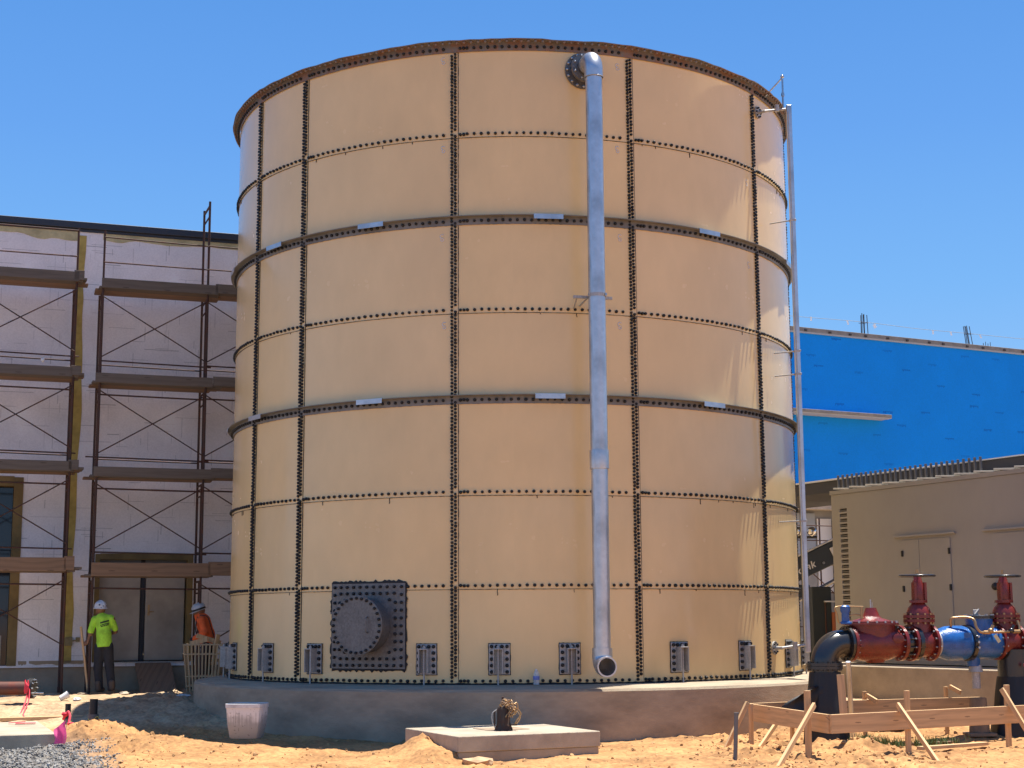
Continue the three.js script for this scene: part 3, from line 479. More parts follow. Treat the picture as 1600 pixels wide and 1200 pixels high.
function headPrims(x, y, z, fx, fz) { // skull, jaw, nose, ears; face towards (fx, fz)
  return [[x, y + .04, z, .088, x - fx * .02, y + .045, z - fz * .02, .092], [x + fx * .03, y - .055, z + fz * .03, .056, x + fx * .035, y - .02, z + fz * .035, .07], [x + fx * .098, y - .0, z + fz * .098, .012, x + fx * .112, y - .03, z + fz * .112, .016], [x + fx * .085, y - .062, z + fz * .085, .015, x + fx * .08, y - .072, z + fz * .08, .018], [x - fz * .088, y + .02, z + fx * .088, .014, x - fz * .09, y - .025, z + fx * .09, .012], [x + fz * .088, y + .02, z - fx * .088, .014, x + fz * .09, y - .025, z - fx * .09, .012], [x, y - .04, z, .055, x - fx * .02, y - .16, z - fz * .02, .06]];
}
function faceBits(parent, x, y, z, fx, fz) { const e = []; for (const s of [-1, 1]) e.push(new THREE.SphereGeometry(.011, 8, 6).translate(x + fx * .086 - fz * .032 * s, y + .012, z + fz * .086 + fx * .032 * s)); part('eyes', e, mat([.05, .04, .035], .2), parent); }
{ // worker in lime shirt, seen from behind, steadying a pole
  const gy = .45, p = thing('person', 'person in lime green t-shirt and white hard hat gripping a pole', 'person', [-8.02, gy, -30.6], 0, null); p.rotation.z = .065;
  const hx = -.375, hy = .965, hz = -.02, head = headPrims(-.045, 1.585, -.03, -.75, -.66);
  const arms = [[-.185, 1.41, 0, .05, -.245, 1.14, .01, .043], [-.245, 1.14, .01, .042, hx + .06, hy + .01, hz, .029], [.19, 1.41, -.02, .05, .21, 1.16, -.14, .042], [.21, 1.16, -.14, .04, .02, 1.1, -.30, .029]];
  const body = sdf([...head, ...arms, [-.05, 1.42, -.01, .06, .03, 1.0, 0, .09]], [-.65, .8, -.7], 1.3, 100, .02), hand = sdf(handPrims(hx + .055, hy, hz, -1, -.05, -.05, V3(.12, 1, 0)), [hx - .12, hy - .12, hz - .12], .24, 56, .008), hand2 = sdf(handPrims(.02, 1.1, -.30, -1, 0, -.2, V3(.1, 1, 0)), [-.12, .99, -.42], .24, 48, .008);
  part('body', [body, hand, hand2], skin, p);
  const sp = [[-.13, 1.41, -.01, .085, .13, 1.41, -.02, .085, 1.25], [0, 1.40, -.01, .135, .015, 1.12, .0, .14, 1.2], [.015, 1.12, 0, .14, .02, .84, 0, .158, 1.05], [-.17, 1.415, 0, .062, -.235, 1.2, .008, .064], [.17, 1.415, -.02, .062, .21, 1.22, -.1, .064], [-.03, 1.47, -.02, .075, 0, 1.42, -.01, .085]];
  const shirt = part('shirt', sdf(sp, [-.5, .72, -.5], 1.0, 84, .035, .875), cloth([.46, .86, .06]), p);
  { // printed block on the shoulder blades
    const d = distFn(sp, .035), g = []; const at = (x, y) => { let z = .4; for (let i = 0; i < 50; i++) z -= Math.max(1e-4, d(x, y, z) * .8); return V3(x, y, z + .012); };
    const bar = (x0, x1, y, h) => { const n = 8, P = []; const id = []; for (let i = 0; i <= n; i++) for (const s of [0, 1]) { const v = at(x0 + (x1 - x0) * i / n, y + s * h + (x0 + (x1 - x0) * i / n) * .22); P.push(v.x, v.y, v.z); } for (let i = 0; i < n; i++) id.push(i * 2, i * 2 + 2, i * 2 + 1, i * 2 + 2, i * 2 + 3, i * 2 + 1); const q = new THREE.BufferGeometry(); q.setAttribute('position', new THREE.Float32BufferAttribute(P, 3)); q.setIndex(id); q.computeVertexNormals(); return q; };
    g.push(bar(-.02, .14, 1.33, .032)); for (const [a, b, y] of [[-.02, .005, 1.29], [.012, .05, 1.29], [.058, .085, 1.29], [.092, .14, 1.29], [-.01, .03, 1.262], [.04, .075, 1.262], [.082, .13, 1.262]]) g.push(bar(a, b, y, .018));
    part('back_print', g, mat([.03, .05, .03], .9), shirt);
  }
  part('trousers', sdf([[-.075, .86, 0, .105, -.115, .48, .01, .085], [-.115, .48, .01, .085, -.10, .1, .03, .075], [.09, .86, 0, .105, .10, .5, -.02, .088], [.10, .5, -.02, .088, .15, .1, .06, .075], [-.05, .90, 0, .105, .075, .90, 0, .105, 1.15]], [-.55, .03, -.5], 1.1, 84, .03), cloth([.03, .031, .036]), p);
  for (const [x, z, a] of [[-.10, .04, -.3], [.15, .07, .5]]) part('boot', sdf([[0, .06, .03, .055, 0, .05, -.13, .045], [0, .09, .04, .055, 0, .17, .04, .06]], [-.2, -.06, -.27], .4, 36, .03).rotateY(a).translate(x, 0, z), mat([.10, .07, .05], .8), p);
  hardHat(p, M.white, -.045, 1.635, -.03, -2.3, -.14, h => { for (const [a, y] of [[3.0, .06], [2.4, .075], [3.7, .05], [2.7, .03]]) part('sticker', new THREE.CircleGeometry(.016, 10).rotateX(-.35).translate(0, 0, .13).rotateY(a).translate(0, y, 0), M.black, h); }); faceBits(p, -.045, 1.585, -.03, -.75, -.66);
  tag(part('wooden_pole', beam(V3(-8.54, 1.72, -30.62), V3(-8.35, .46, -30.60), .038, .045, V3(0, 0, 1)), M.wood, scene), 'pale wooden pole held upright by the worker in lime green', 'pole');
}
{ // worker in orange hooded top, stooping to the left
  const gy = .43, p = thing('person', 'person in orange hooded top and grey hard hat stooping beside crate', 'person', [-6.22, gy, -31.35], 0, null);
  const head = headPrims(-.13, 1.55, .02, -.93, .25);
  const lh = [-.26, 1.0, .10], rh = [-.2, .93, -.16];
  part('body', [sdf([...head, [-.09, 1.42, .02, .06, 0, 1.0, 0, .09]], [-.6, .8, -.6], 1.2, 90, .02)], skin, p);
  const os = [[-.06, 1.40, .16, .08, -.06, 1.40, -.16, .08], [-.05, 1.38, .02, .15, .035, 1.12, 0, .145], [.035, 1.12, 0, .145, .04, .88, 0, .165], [-.06, 1.40, .17, .078, .03, 1.16, .235, .068], [.03, 1.16, .235, .066, -.19, 1.04, .13, .052], [-.06, 1.4, -.17, .078, -.02, 1.15, -.25, .068], [-.02, 1.15, -.25, .066, -.16, 1.0, -.18, .052], [-.08, 1.46, .02, .095, -.13, 1.48, .02, .10]];
  const top = part('hooded_top', sdf(os, [-.55, .7, -.55], 1.1, 90, .04, .9), cloth([.92, .15, .035]), p);
  part('harness', [tube([V3(-.13, 1.47, .16), V3(-.16, 1.34, .16), V3(-.17, 1.2, .14), V3(-.13, 1.06, .17)], .014, 16, 5), tube([V3(-.1, 1.50, .13), V3(.05, 1.48, .14), V3(.12, 1.3, .12), V3(.22, 1.0, .1), V3(.36, .75, .12)], .009, 20, 5)], M.black, top);
  for (const q of [lh, rh]) part('glove', sdf(handPrims(q[0] + .08, q[1] + .03, q[2], -.8, -.55, 0, V3(0, .3, 1)).map(c => { c[3] *= 1.25; c[7] *= 1.25; return c; }), [q[0] - .12, q[1] - .14, q[2] - .13], .28, 48, .01), cloth([.05, .055, .06]), p);
  part('trousers', sdf([[.04, .88, .085, .108, -.02, .48, .1, .085], [-.02, .48, .1, .085, .03, .1, .1, .075], [.04, .88, -.085, .108, .0, .5, -.12, .088], [0, .5, -.12, .088, .06, .1, -.12, .075], [.04, .9, .06, .11, .04, .9, -.06, .11]], [-.55, .03, -.55], 1.1, 80, .03), cloth([.055, .035, .028]), p);
  for (const [x, z] of [[.02, .1], [.05, -.12]]) part('boot', sdf([[0, .06, .03, .055, 0, .05, -.13, .045], [0, .09, .04, .055, 0, .17, .04, .06]], [-.2, -.06, -.27], .4, 36, .03).rotateY(1.4).translate(x, 0, z), mat([.10, .07, .05], .8), p);
  hardHat(p, mat([.46, .46, .45], .5), -.135, 1.60, .02, -1.3, .32, h => part('band', turned([[.124, .0], [.129, .002], [.128, .042], [.122, .044]], 28).scale(.94, 1, 1.09), M.black, h)); faceBits(p, -.13, 1.55, .02, -.93, .25);
}
// ---------- crate of offcuts beside the foundation ----------
{
  const o = thing('slatted_crate', 'leaning slatted wooden crate full of offcuts behind the foundation', 'crate', [-6.02, groundY(-6.0, -30.2), -30.25], .1);
  const W = .36, w = .28, h = .92, c = mat([.52, .41, .27], .85, { map: rep(T.wood, 2, .6) });
  for (const [sz, sx] of [[1, 0], [-1, 0], [0, 1], [0, -1]]) for (let k = 0; k < 11; k++) { const t = (k / 10 - .5) * 2, a = sz ? V3(t * w, 0, sz * w) : V3(sx * w, 0, t * w), b = sz ? V3(t * W, h, sz * W) : V3(sx * W, h, t * W); part('slat', beam(a, b, .028, .012, sz ? V3(0, 0, 1) : V3(1, 0, 0)), c, o); }
  for (const y of [.12, .3, .72, .9]) { const k = w + (W - w) * y / h + .012; for (const s of [-1, 1]) { part('band', span(-k, k, y - .012, y + .012, s * k - .005, s * k + .005), c, o); part('band', span(s * k - .005, s * k + .005, y - .012, y + .012, -k, k), c, o); } }
  part('base', box(.5, .03, .5, 0, .02, 0), c, o);
  const ops = ['short pale board end poking out of the slatted crate', 'flat sunlit wood offcut on top of the slatted crate', 'broken lath standing upright in the slatted crate'];
  [[-.1, .96, .05, .35, .25], [.08, 1.0, 0, .5, -.3], [.24, .8, .1, .6, 1.4]].forEach(([x, y, z, L, r], i) => tag(part('wood_offcut', rbox(L, .09, .035, .005).rotateZ(r).rotateY(.4 * i).translate(-6.02 + x, o.position.y + y, -30.25 + z), M.wood, scene), ops[i], 'offcut', 'wood offcuts in the slatted crate'));
}

// ---------- blue building, far right ----------
{
  const marks = (() => { seed = 4242; const W = 2048, Hh = 1024, b = new Float32Array(W * Hh);
    for (let j = 0; j < 6; j++) for (let i = 0; i < 6; i++) { const X = Math.floor((i + (j % 2) * .5 + rr(-.25, .25)) / 6 * W), Y = Math.floor((j + rr(.1, .9)) / 6 * Hh), d = rr(.3, .75); let x = X; for (let l = 0; l < 9; l++) { const w = Math.floor(rr(5, 9)), up = rnd() < .4 ? 7 : 0; for (let q = 0; q < w; q++) for (let y = -up; y < 9; y++) { const on = (q < 2) || (y < 1 && y > -2) || y > 6 || rnd() < .35; if (on) b[((Y + y + Hh) % Hh) * W + (x + q + W) % W] = d; } x += w + 2; } }
    return b; })();
  M.blueFilm.map = rep(texture(2048, 1024, (u, v, i, j) => { const g = .95 + .05 * (fbm(u * 12, v * 6, 5, 6, 500) - .5) + .05 * (vnoise(u * 400, v * 200, 0, 503) - .5), k = 1 - marks[j * 2048 + i] * .75; return [g * k, g * (k * .8 + .2), g * (k * .55 + .45)]; }), 1 / 9.5, 1 / 4.75);
  const o = thing('blue_building', 'bright blue membrane clad building with grey parapet in the distance', 'building', [8.545, 0, -45], .4744);
  part('wall', span(-9, 24, 5.1, 10.30, -.4, 0), M.blueFilm, o);
  part('lower_wall', span(-9, 24, -.3, 5.08, -.6, -.25), mat([.30, .29, .27], .9, { map: rep(T.mottle, .3) }), o);
  part('body', [span(-8.9, 23.9, -.3, 10.2, -16, -.7)], mat([.36, .35, .34], .9), o);
  part('parapet_board', span(-9, 24, 10.31, 10.45, -.45, .03, .01), mat([.27, .255, .24], .85, { map: rep(T.mottle, 1) }), o);
  part('parapet_edge', span(-9, 24, 10.27, 10.308, 0, .05), mat([.42, .42, .42], .6), o);
  for (let k = 0; k < 22; k++) part('parapet_bracket', box(.09, .05, .03, -2 + k * .78 + rr(-.15, .15), 10.36, .047), M.charcoal, o);
  const ld = part('canopy_ledge', span(-6, 3.05, 7.81, 7.90, .005, .5, .01), mat([.30, .285, .26], .85, { map: rep(T.mottle, 1) }), o);
  part('ledge_edge', span(-6, 3.05, 7.782, 7.808, .005, .48), mat([.45, .45, .44], .7), ld);
  part('downpipe', span(9.0, 9.12, 5.2, 7.2, .01, .12), M.coping, o);
  part('grey_panel', span(-1.5, .55, 3.7, 4.9, -.24, -.2), mat([.28, .31, .34], .7), o);
  part('white_panel', span(.62, 1.15, 2.6, 4.75, -.24, -.2), mat([.62, .61, .59], .8), o);
  part('dark_column', span(1.2, 1.4, 1.8, 4.7, -.24, .1), M.charcoal, o);
  part('beige_beam', span(-3, 4, 4.98, 5.26, -.1, .3), mat([.52, .44, .34], .9, { map: rep(T.mottle, 1) }), o);
  const P = (s, y, t) => V3(s, y, t).applyAxisAngle(V3(0, 1, 0), .4744).add(V3(8.545, 0, -45));
  [['bundle of upright rebar on the parapet nearer the tank', 2.65, .65], ['bundle of leaning rebar on the parapet farther from the tank', 6.95, .66]].forEach(([lab, s, h], i) => {
    const c = thing('rebar_cage', lab, 'rebar', P(s, 10.45, -.15).toArray(), .4744, 'rebar cages on the parapet');
    for (const [x, z] of [[-.12, .06], [-.05, -.06], [-.01, .05], [.06, -.05], [.13, .05]]) part('bar', rod(V3(x, -.2, z), V3(x * .8 - i * .12, h * (i ? .97 : 1) - rnd() * .04, z), .012, 6), M.charcoal, c);
    part('tie', [rod(V3(-.14, h * .55, .06), V3(.13, h * .55, .06), .008, 5), rod(V3(-.14, h * .55, -.06), V3(.13, h * .55, -.06), .008, 5)], M.charcoal, c);
  });
  const st = thing('rebar_stub', 'low row of short rebar stubs on the parapet far right', 'rebar', P(7.7, 10.45, -.15).toArray(), .4744); for (let k = 0; k < 4; k++) part('bar', rod(V3(-.15 + k * .1, -.1, 0), V3(-.15 + k * .1, .12 + .05 * (k % 2), 0), .01, 5), M.charcoal, st);
  const wp = [[-6, 10.7], [-.2, 10.78], [2.65, 10.83], [4.8, 10.80], [6.9, 10.82], [9.2, 10.83], [16, 10.9]].map(([s, y]) => P(s, y, -.1)); tag(part('flag_line', tube(wp, .008, 60, 5), mat([.25, .3, .35], .6), scene), 'thin warning line strung above the blue wall', 'line');
  [[.6, 10.76], [2.0, 10.76], [3.05, 10.74], [5.4, 10.74], [6.15, 10.76], [7.4, 10.76]].forEach(([s, y], i) => { const q = P(s, y, -.1); tag(part('warning_flag', new THREE.PlaneGeometry(.07 + .05 * (i === 2), .13, 2, 3).rotateZ(.3 * (i % 3)).rotateY(.5).translate(q.x, q.y, q.z), M.flagCloth, scene), ['small white flag on the line closest to the gauge post', 'white flag just left of the nearer rebar bundle', 'largest white flag, right of the nearer rebar bundle', 'white flag midway between the two rebar bundles', 'white flag just left of the leaning rebar bundle', 'white flag right of the leaning rebar bundle'][i], 'flag', 'white flags on the warning line'); });
}
// ---------- beige equipment enclosure ----------
{
  const o = thing('equipment_enclosure', 'long beige metal equipment enclosure behind the red and blue valves', 'enclosure', [6.235, 0, -30], -1.0815), L = 9.5, W = 2.6;
  const holes = []; for (let k = 0; k < 22; k++) holes.push([.24, .45, 3.83 - k * .0985, 3.89 - k * .0985]);
  part('front_wall', shapeWall(0, L, .96, 4.17, holes, .05, 0), M.encl, o);
  part('end_wall', [span(0, .05, .96, 4.17, -W, -.051), span(L - .05, L, .96, 4.17, -W, -.051), span(0, L, .96, 4.17, -W - .05, -W - .001)], M.encl, o);
  part('roof', span(-.02, L + .02, 4.175, 4.25, -W - .07, .02), M.encl, o);
  for (let k = 0; k < 20; k++) part('roof_panel', rbox(.46, .03, W - .1, .004, 0, 0, 0).rotateZ(-.075).translate(.24 + k * .47, 4.285, -W / 2), M.enclTrim, o);
  for (let k = 0; k < 22; k++) part('vent_slat', box(.20, .006, .04, 0, 0, 0).rotateX(.6).translate(.345, 3.86 - k * .0985, -.03), M.encl, o);
  for (let k = 0; k < 29; k++) part('roof_fin', rbox(.03, .27, .04, .003, .07 + k * .1355, 4.425, -.14), mat([.14, .14, .145], .5, { metalness: .3 }), o);
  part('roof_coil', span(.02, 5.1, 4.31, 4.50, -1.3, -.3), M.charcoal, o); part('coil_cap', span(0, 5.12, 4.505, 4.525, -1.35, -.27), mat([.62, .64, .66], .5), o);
  const latch = (p, x, y) => part('latch', rbox(.045, .11, .03, .01, x, y, .028), M.black, p);
  const door = (x0, x1, y1, ls) => { const d = sub('door', o); part('leaf', rbox(x1 - x0, y1 - 1.15, .016, .003, (x0 + x1) / 2, (y1 + 1.15) / 2, .009), M.encl, d); for (const [x, y] of ls) latch(d, x, y); return d; };
  door(1.955, 2.395, 3.19, [[1.97, 2.95], [1.97, 2.31]]); door(2.405, 3.185, 3.19, [[3.165, 2.95], [3.165, 2.31]]);
  const d3 = door(4.185, 4.98, 3.20, []); part('knob', new THREE.SphereGeometry(.065, 16, 12).translate(4.25, 2.3, .06), M.black, d3); door(4.99, 5.8, 3.2, [[5.76, 2.95], [5.76, 2.31]]);
  for (const [a, b] of [[1.78, 3.34], [4.0, 5.9]]) part('drip_rail', rbox(b - a, .035, .06, .006, (a + b) / 2, 3.262, .03), M.encl, o);
  const pd = thing('enclosure_slab', 'raised concrete slab under the beige equipment enclosure', 'slab', [6.235, 0, -30], -1.0815); part('slab', rbox(12, 1.2, 4.2, .02, 4.9, .34, -1.05), M.concrete, pd);
}
// things in the gap between tank and enclosure
{
  const o = thing('walkway_canopy', 'dark flat canopy with a pale edge behind the enclosure roof', 'canopy', [6.0, 0, -33.6], -1.0815);
  part('roof_deck', span(-2.4, 5, 4.42, 4.66, -2.4, 0), M.charcoal, o); part('edge_trim', span(-2.42, 5.02, 4.665, 4.70, -2.42, .03), mat([.60, .62, .64], .5), o);
  for (const [x, z] of [[-2.2, -.2], [-2.2, -2.2], [2, -.2], [4.8, -.2], [4.8, -2.2]]) part('post', span(x - .05, x + .05, .3, 4.42, z - .05, z + .05), M.charcoal, o);
}
{
  const o = thing('light_tower', 'portable light tower with round shiny lamp heads between tank and enclosure', 'lamp', [6.42, .38, -34], 0), ch = mat([.75, .75, .76], .15, { metalness: .9 });
  part('mast', rbox(.09, 3.3, .09, .01, 0, 1.65, -.12), M.charcoal, o); part('crossbar', rod(V3(-.3, 3.2, -.1), V3(.32, 3.2, -.1), .03), M.charcoal, o);
  for (const x of [-.10, .19]) part('lamp_head', new THREE.SphereGeometry(.105, 20, 14).translate(x, 3.32, 0), ch, o);
  part('cabinet', rbox(.42, 2.0, .5, .02, .28, 1.1, .15), mat([.022, .028, .027], .6), o); part('base_skid', box(.9, .12, .7, .2, .06, 0), M.charcoal, o);
  const t = thing('utility_stand', 'small grey workbench shelf beside the dark cabinet', 'stand', [6.95, .38, -33.6]); part('shelf', rbox(.42, .03, .3, .004, 0, 1.78, 0), M.white, t); for (const x of [-.18, .18]) part('leg', rod(V3(x, 0, 0), V3(x, 1.78, 0), .018), M.scaf, t); part('cloth_roll', rod(V3(.02, 1.05, 0), V3(.02, 1.55, 0), .07), mat([.32, .10, .05], .8), t); part('lower_shelf', rbox(.42, .03, .3, .004, 0, .95, 0), M.charcoal, t);
}
{
  const o = thing('telescopic_boom', 'dark telescopic lift boom with white lettering between tank and enclosure', 'lift', [0, 0, -35.5]), dk = mat([.035, .045, .055], .5);
  const a = V3(5.9, 2.62, 0), b = V3(9.6, 4.35, 0), dir = b.clone().sub(a).normalize(), up = V3(-dir.y, dir.x, 0), bm = (s, w, h, off) => beam(a.clone().addScaledVector(up, off), b.clone().addScaledVector(up, off), w, h);
  const bo = part('boom', bm(0, .3, .5, 0), dk, o); part('boom_edge', bm(0, .31, .035, .27), M.white, bo);
  part('boom_nose', [rbox(.5, .3, .26, .04, 6.55, 2.42, 0), rod(V3(6.75, 2.9, .17), V3(6.75, 2.9, -.17), .045)], dk, o); part('pin', cyl(.03, .03, .02, 0, 0, 0, 12).rotateX(Math.PI / 2).translate(7.12, 3.06, .16), M.steel, bo);
  part('cylinder', rod(V3(6.5, 2.2, .05), V3(8.6, 3.3, .05), .05), M.steel, o); part('end_plate', rbox(.22, .3, .02, .01).rotateZ(.43).translate(7.42, 3.3, .165), M.white, bo);
  part('chassis', rbox(2.4, .9, 1.6, .1, 9.4, 1.3, -.6), mat([.30, .16, .03], .5), o); part('turret', rbox(.8, 2.3, .7, .05, 9.7, 2.9, -.3), dk, o);
  for (const [x, z] of [[8.6, .25], [10.3, .25], [8.6, -1.4], [10.3, -1.4]]) part('wheel', cyl(.45, .45, .3, 0, 0, 0, 28).rotateX(Math.PI / 2).translate(x, .84, z), M.black, o);
  const font = await new FontLoader().loadAsync('fonts/droid/droid_sans_bold.typeface.json');
  const letter = (s, d, size) => { const g = new TextGeometry(s, { font, size, depth: .004, curveSegments: 4 }), m = new THREE.Matrix4().set(1, .25, 0, 0, 0, 1, 0, 0, 0, 0, 1, 0, 0, 0, 0, 1); g.applyMatrix4(m).rotateZ(Math.atan2(dir.y, dir.x)); const p = a.clone().addScaledVector(dir, d).addScaledVector(up, -.12); return g.translate(p.x, p.y, .152); };
  part('lettering', [letter('Sk', .50, .15), letter('ak', .86, .15)], M.white, bo);
}
{ // scaffold bits behind the gap
  const o = thing('distant_scaffold', 'thin rusty scaffold against the far grey wall beside the lamp heads', 'scaffold', [8.0, 0, -41.5], .4744);
  for (const x of [-1.2, -.2, .35, 1.4]) part('leg', rod(V3(x, .38, 0), V3(x, 4.5, 0), .022, 8), M.scaf, o);
  for (const y of [1.6, 2.5, 3.35, 3.9, 4.3]) part('ledger', rod(V3(-1.3, y, .02), V3(1.5, y, .02), .016, 6), M.scaf, o);
  part('plank', rbox(2.8, .06, .5, .006, .1, 3.28, -.2), M.woodGrey, o); part('cross_brace', rod(V3(-.2, 3.2, .03), V3(1.4, 2.0, .03), .014, 6), M.scaf, o); part('cross_brace', rod(V3(-.2, 2.0, .05), V3(1.4, 3.2, .05), .014, 6), M.scaf, o);
}

// ---------- valve train ----------
const VP = [4.98, 0, -22.5], VT = .314, VO = (s, y, t = 0) => V3(s, y, t).applyAxisAngle(V3(0, 1, 0), VT).add(V3(...VP));
const flange = (x, r, w = .04) => [[x, .05], [x, r], [x + w, r], [x + w, .05]];
function boltRing(x, r, n, y0 = 1.46, len = .1) { const m = []; const g = new THREE.CylinderGeometry(.016, .016, len, 6).rotateZ(Math.PI / 2); for (let k = 0; k < n; k++) { const t = (k + .5) / n * 6.2832; m.push(mtx(x, y0 + r * Math.cos(t), r * Math.sin(t))); } return scatter(g, m); }
const ring = (x, r, w, y = 1.46) => turnedX(flange(x, r, w), 36).translate(0, y, 0);
{
  const o = thing('riser_elbow', 'black iron elbow and wrapped riser turning up out of ground', 'pipe', VO(-.07, 0).toArray(), VT), y = 1.41, cx = -.48;
  const pts = [V3(-.12, y, 0), V3(-.17, y, 0), ...Array.from({ length: 9 }, (_, i) => { const t = i / 8 * Math.PI / 2; return V3(-.2 - .28 * Math.sin(t), y - .28 + .28 * Math.cos(t), 0); }), V3(cx, 1.10, 0)];
  part('elbow', tube(pts, .195, 40, 36), M.blackPipe, o);
  part('elbow_flange', ring(-.135, .255, .04, y), M.blackPipe, o); stuff(part('flange_bolts', boltRing(-.1, .225, 14, y, .09), M.blackPipe, o));
  part('riser_flange', turned([[.1, 1.10], [.26, 1.10], [.26, 1.14], [.1, 1.14]], 36).translate(cx, 0, 0), M.blackPipe, o); part('lower_flange', turned([[.1, 1.055], [.26, 1.055], [.26, 1.095], [.1, 1.095]], 36).translate(cx, 0, 0), M.blackPipe, o);
  const m = []; for (let k = 0; k < 14; k++) m.push(mtx(cx + .23 * Math.cos(k * .4488), 1.097, .23 * Math.sin(k * .4488))); stuff(part('flange_bolts', scatter(new THREE.CylinderGeometry(.014, .014, .13, 6), m), M.blackPipe, o));
  part('riser', cyl(.19, .19, 1.3, cx, -.24, 0, 32), M.blackPipe, o);
  { // plastic wrap tied round the riser, crumpled
    const g = new THREE.CylinderGeometry(.225, .34, 1.02, 64, 22, true).translate(cx, .5, 0), p = g.attributes.position; for (let i = 0; i < p.count; i++) { const a = Math.atan2(p.getZ(i), p.getX(i) - cx), yy = p.getY(i), k = 1 + .10 * (fbm(a * 2.2 + 9, yy * 2, 3, 0, 610) - .5) + .07 * (vnoise(a * 7 + 20, yy * 1.2, 0, 611) - .5); p.setX(i, cx + (p.getX(i) - cx) * k); p.setZ(i, p.getZ(i) * k); } g.computeVertexNormals(); part('plastic_wrap', g, M.sheet, o); }
  { // loose flap pulled out to the left
    const n = 18, P = [], id = []; for (let j = 0; j <= n; j++) for (let i = 0; i <= n; i++) { const u = i / n, v = j / n, L = Math.sin(Math.min(1, v * 1.25) * Math.PI * .62) * .74 * (v > .75 ? 1 - (v - .75) * 2.4 : 1); P.push(-.56 - u * L, 1.0 - v * .62 - u * .14, .16 - u * .05 + .05 * Math.sin(u * 7 + v * 4) + .04 * (vnoise(u * 6, v * 6, 0, 620) - .5)); } for (let j = 0; j < n; j++) for (let i = 0; i < n; i++) { const a = j * (n + 1) + i; id.push(a, a + 1, a + n + 1, a + 1, a + n + 2, a + n + 1); } const g = new THREE.BufferGeometry(); g.setAttribute('position', new THREE.Float32BufferAttribute(P, 3)); g.setIndex(id); g.computeVertexNormals(); part('plastic_flap', g, M.sheet, o); }
}
{
  const o = thing('control_valve', 'dark red control valve with domed bonnet and small blue pilot', 'valve', VO(-.105, .446).toArray(), VT), y = 1.46; o.scale.set(.96, .66, .66);
  part('flange', ring(-.05, .39, .05), M.redPaint, o); part('flange', ring(.80, .39, .055), M.redPaint, o);
  part('body', [turnedX([[-.02, .3], [.02, .33], [.1, .35], [.2, .385], [.55, .385], [.66, .35], [.74, .31], [.82, .3]], 40).translate(0, y, 0), cyl(.36, .37, .3, .37, 1.56, 0, 36), cyl(.14, .2, .12, .4, 1.04, 0, 20)], M.redPaint, o);
  part('bonnet', turned([[.44, 1.86], [.44, 1.90], [.40, 1.905], [.40, 1.935], [.30, 1.96], [.17, 2.01], [.135, 2.06], [.09, 2.22], [.085, 2.235], [.001, 2.235]], 40).translate(.36, 0, 0), M.redPaint, o);
  const m = []; for (let k = 0; k < 18; k++) m.push(mtx(.36 + .415 * Math.cos(k * .349), 1.90, .415 * Math.sin(k * .349))); stuff(part('bonnet_bolts', scatter(cyl(.018, .018, .05, 0, 0, 0, 6), m), M.steel, o)); stuff(part('flange_bolts', [boltRing(-.02, .345, 16), boltRing(.82, .345, 16)], M.steel, o));
  part('indicator_rod', [rod(V3(.36, 2.23, 0), V3(.36, 2.42, 0), .012), rod(V3(.39, 2.23, 0), V3(.385, 2.36, 0), .006)], M.steel, o);
  part('side_boss', [turned([[.10, 0], [.10, .05], [.06, .06], [.001, .06]], 20).rotateX(Math.PI / 2).translate(.66, 1.56, .33), cyl(.035, .035, .07, 0, 0, 0, 10).rotateX(Math.PI / 2).translate(.02, 1.42, .36)], M.redPaint, o);
  const pl = part('pilot', [turned([[.001, 1.86], [.10, 1.86], [.10, 1.9], [.065, 1.92], [.06, 2.1], [.08, 2.14], [.08, 2.24], [.05, 2.27], [.001, 2.27]], 24).translate(-.12, .02, .1)], M.bluePaint, o);
  part('pilot_tubing', [tube([V3(-.14, 1.86, .12), V3(-.24, 1.92, .12), V3(-.27, 2.1, .12), V3(-.3, 2.24, .12), V3(-.2, 2.27, .11), V3(.0, 2.265, .1), V3(.2, 2.26, .08)], .012, 40, 6), tube([V3(-.05, 2.08, .1), V3(.08, 2.085, .1), V3(.17, 2.06, .08), V3(.2, 1.98, .06)], .014, 20, 6), rod(V3(.16, 2.26, .09), V3(.16, 1.95, .09), .02)], M.brass, pl);
}
{
  const o = thing('dismantling_joint', 'black ribbed pipe joint between red control valve and gate valve', 'pipe joint', VO(-.42, .417).toArray(), VT); o.scale.set(1.33, .68, .68);
  part('sleeve', turnedX([[.86, .22], [.88, .3], [.93, .3], [.95, .27], [1.0, .27], [1.02, .30], [1.04, .3], [1.05, .22]], 36).translate(0, 1.46, 0), M.blackPipe, o); part('flange', ring(1.0, .37, .045), M.blackPipe, o); stuff(part('tie_rods', [boltRing(.95, .34, 12, 1.46, .22)], M.blackPipe, o));
}
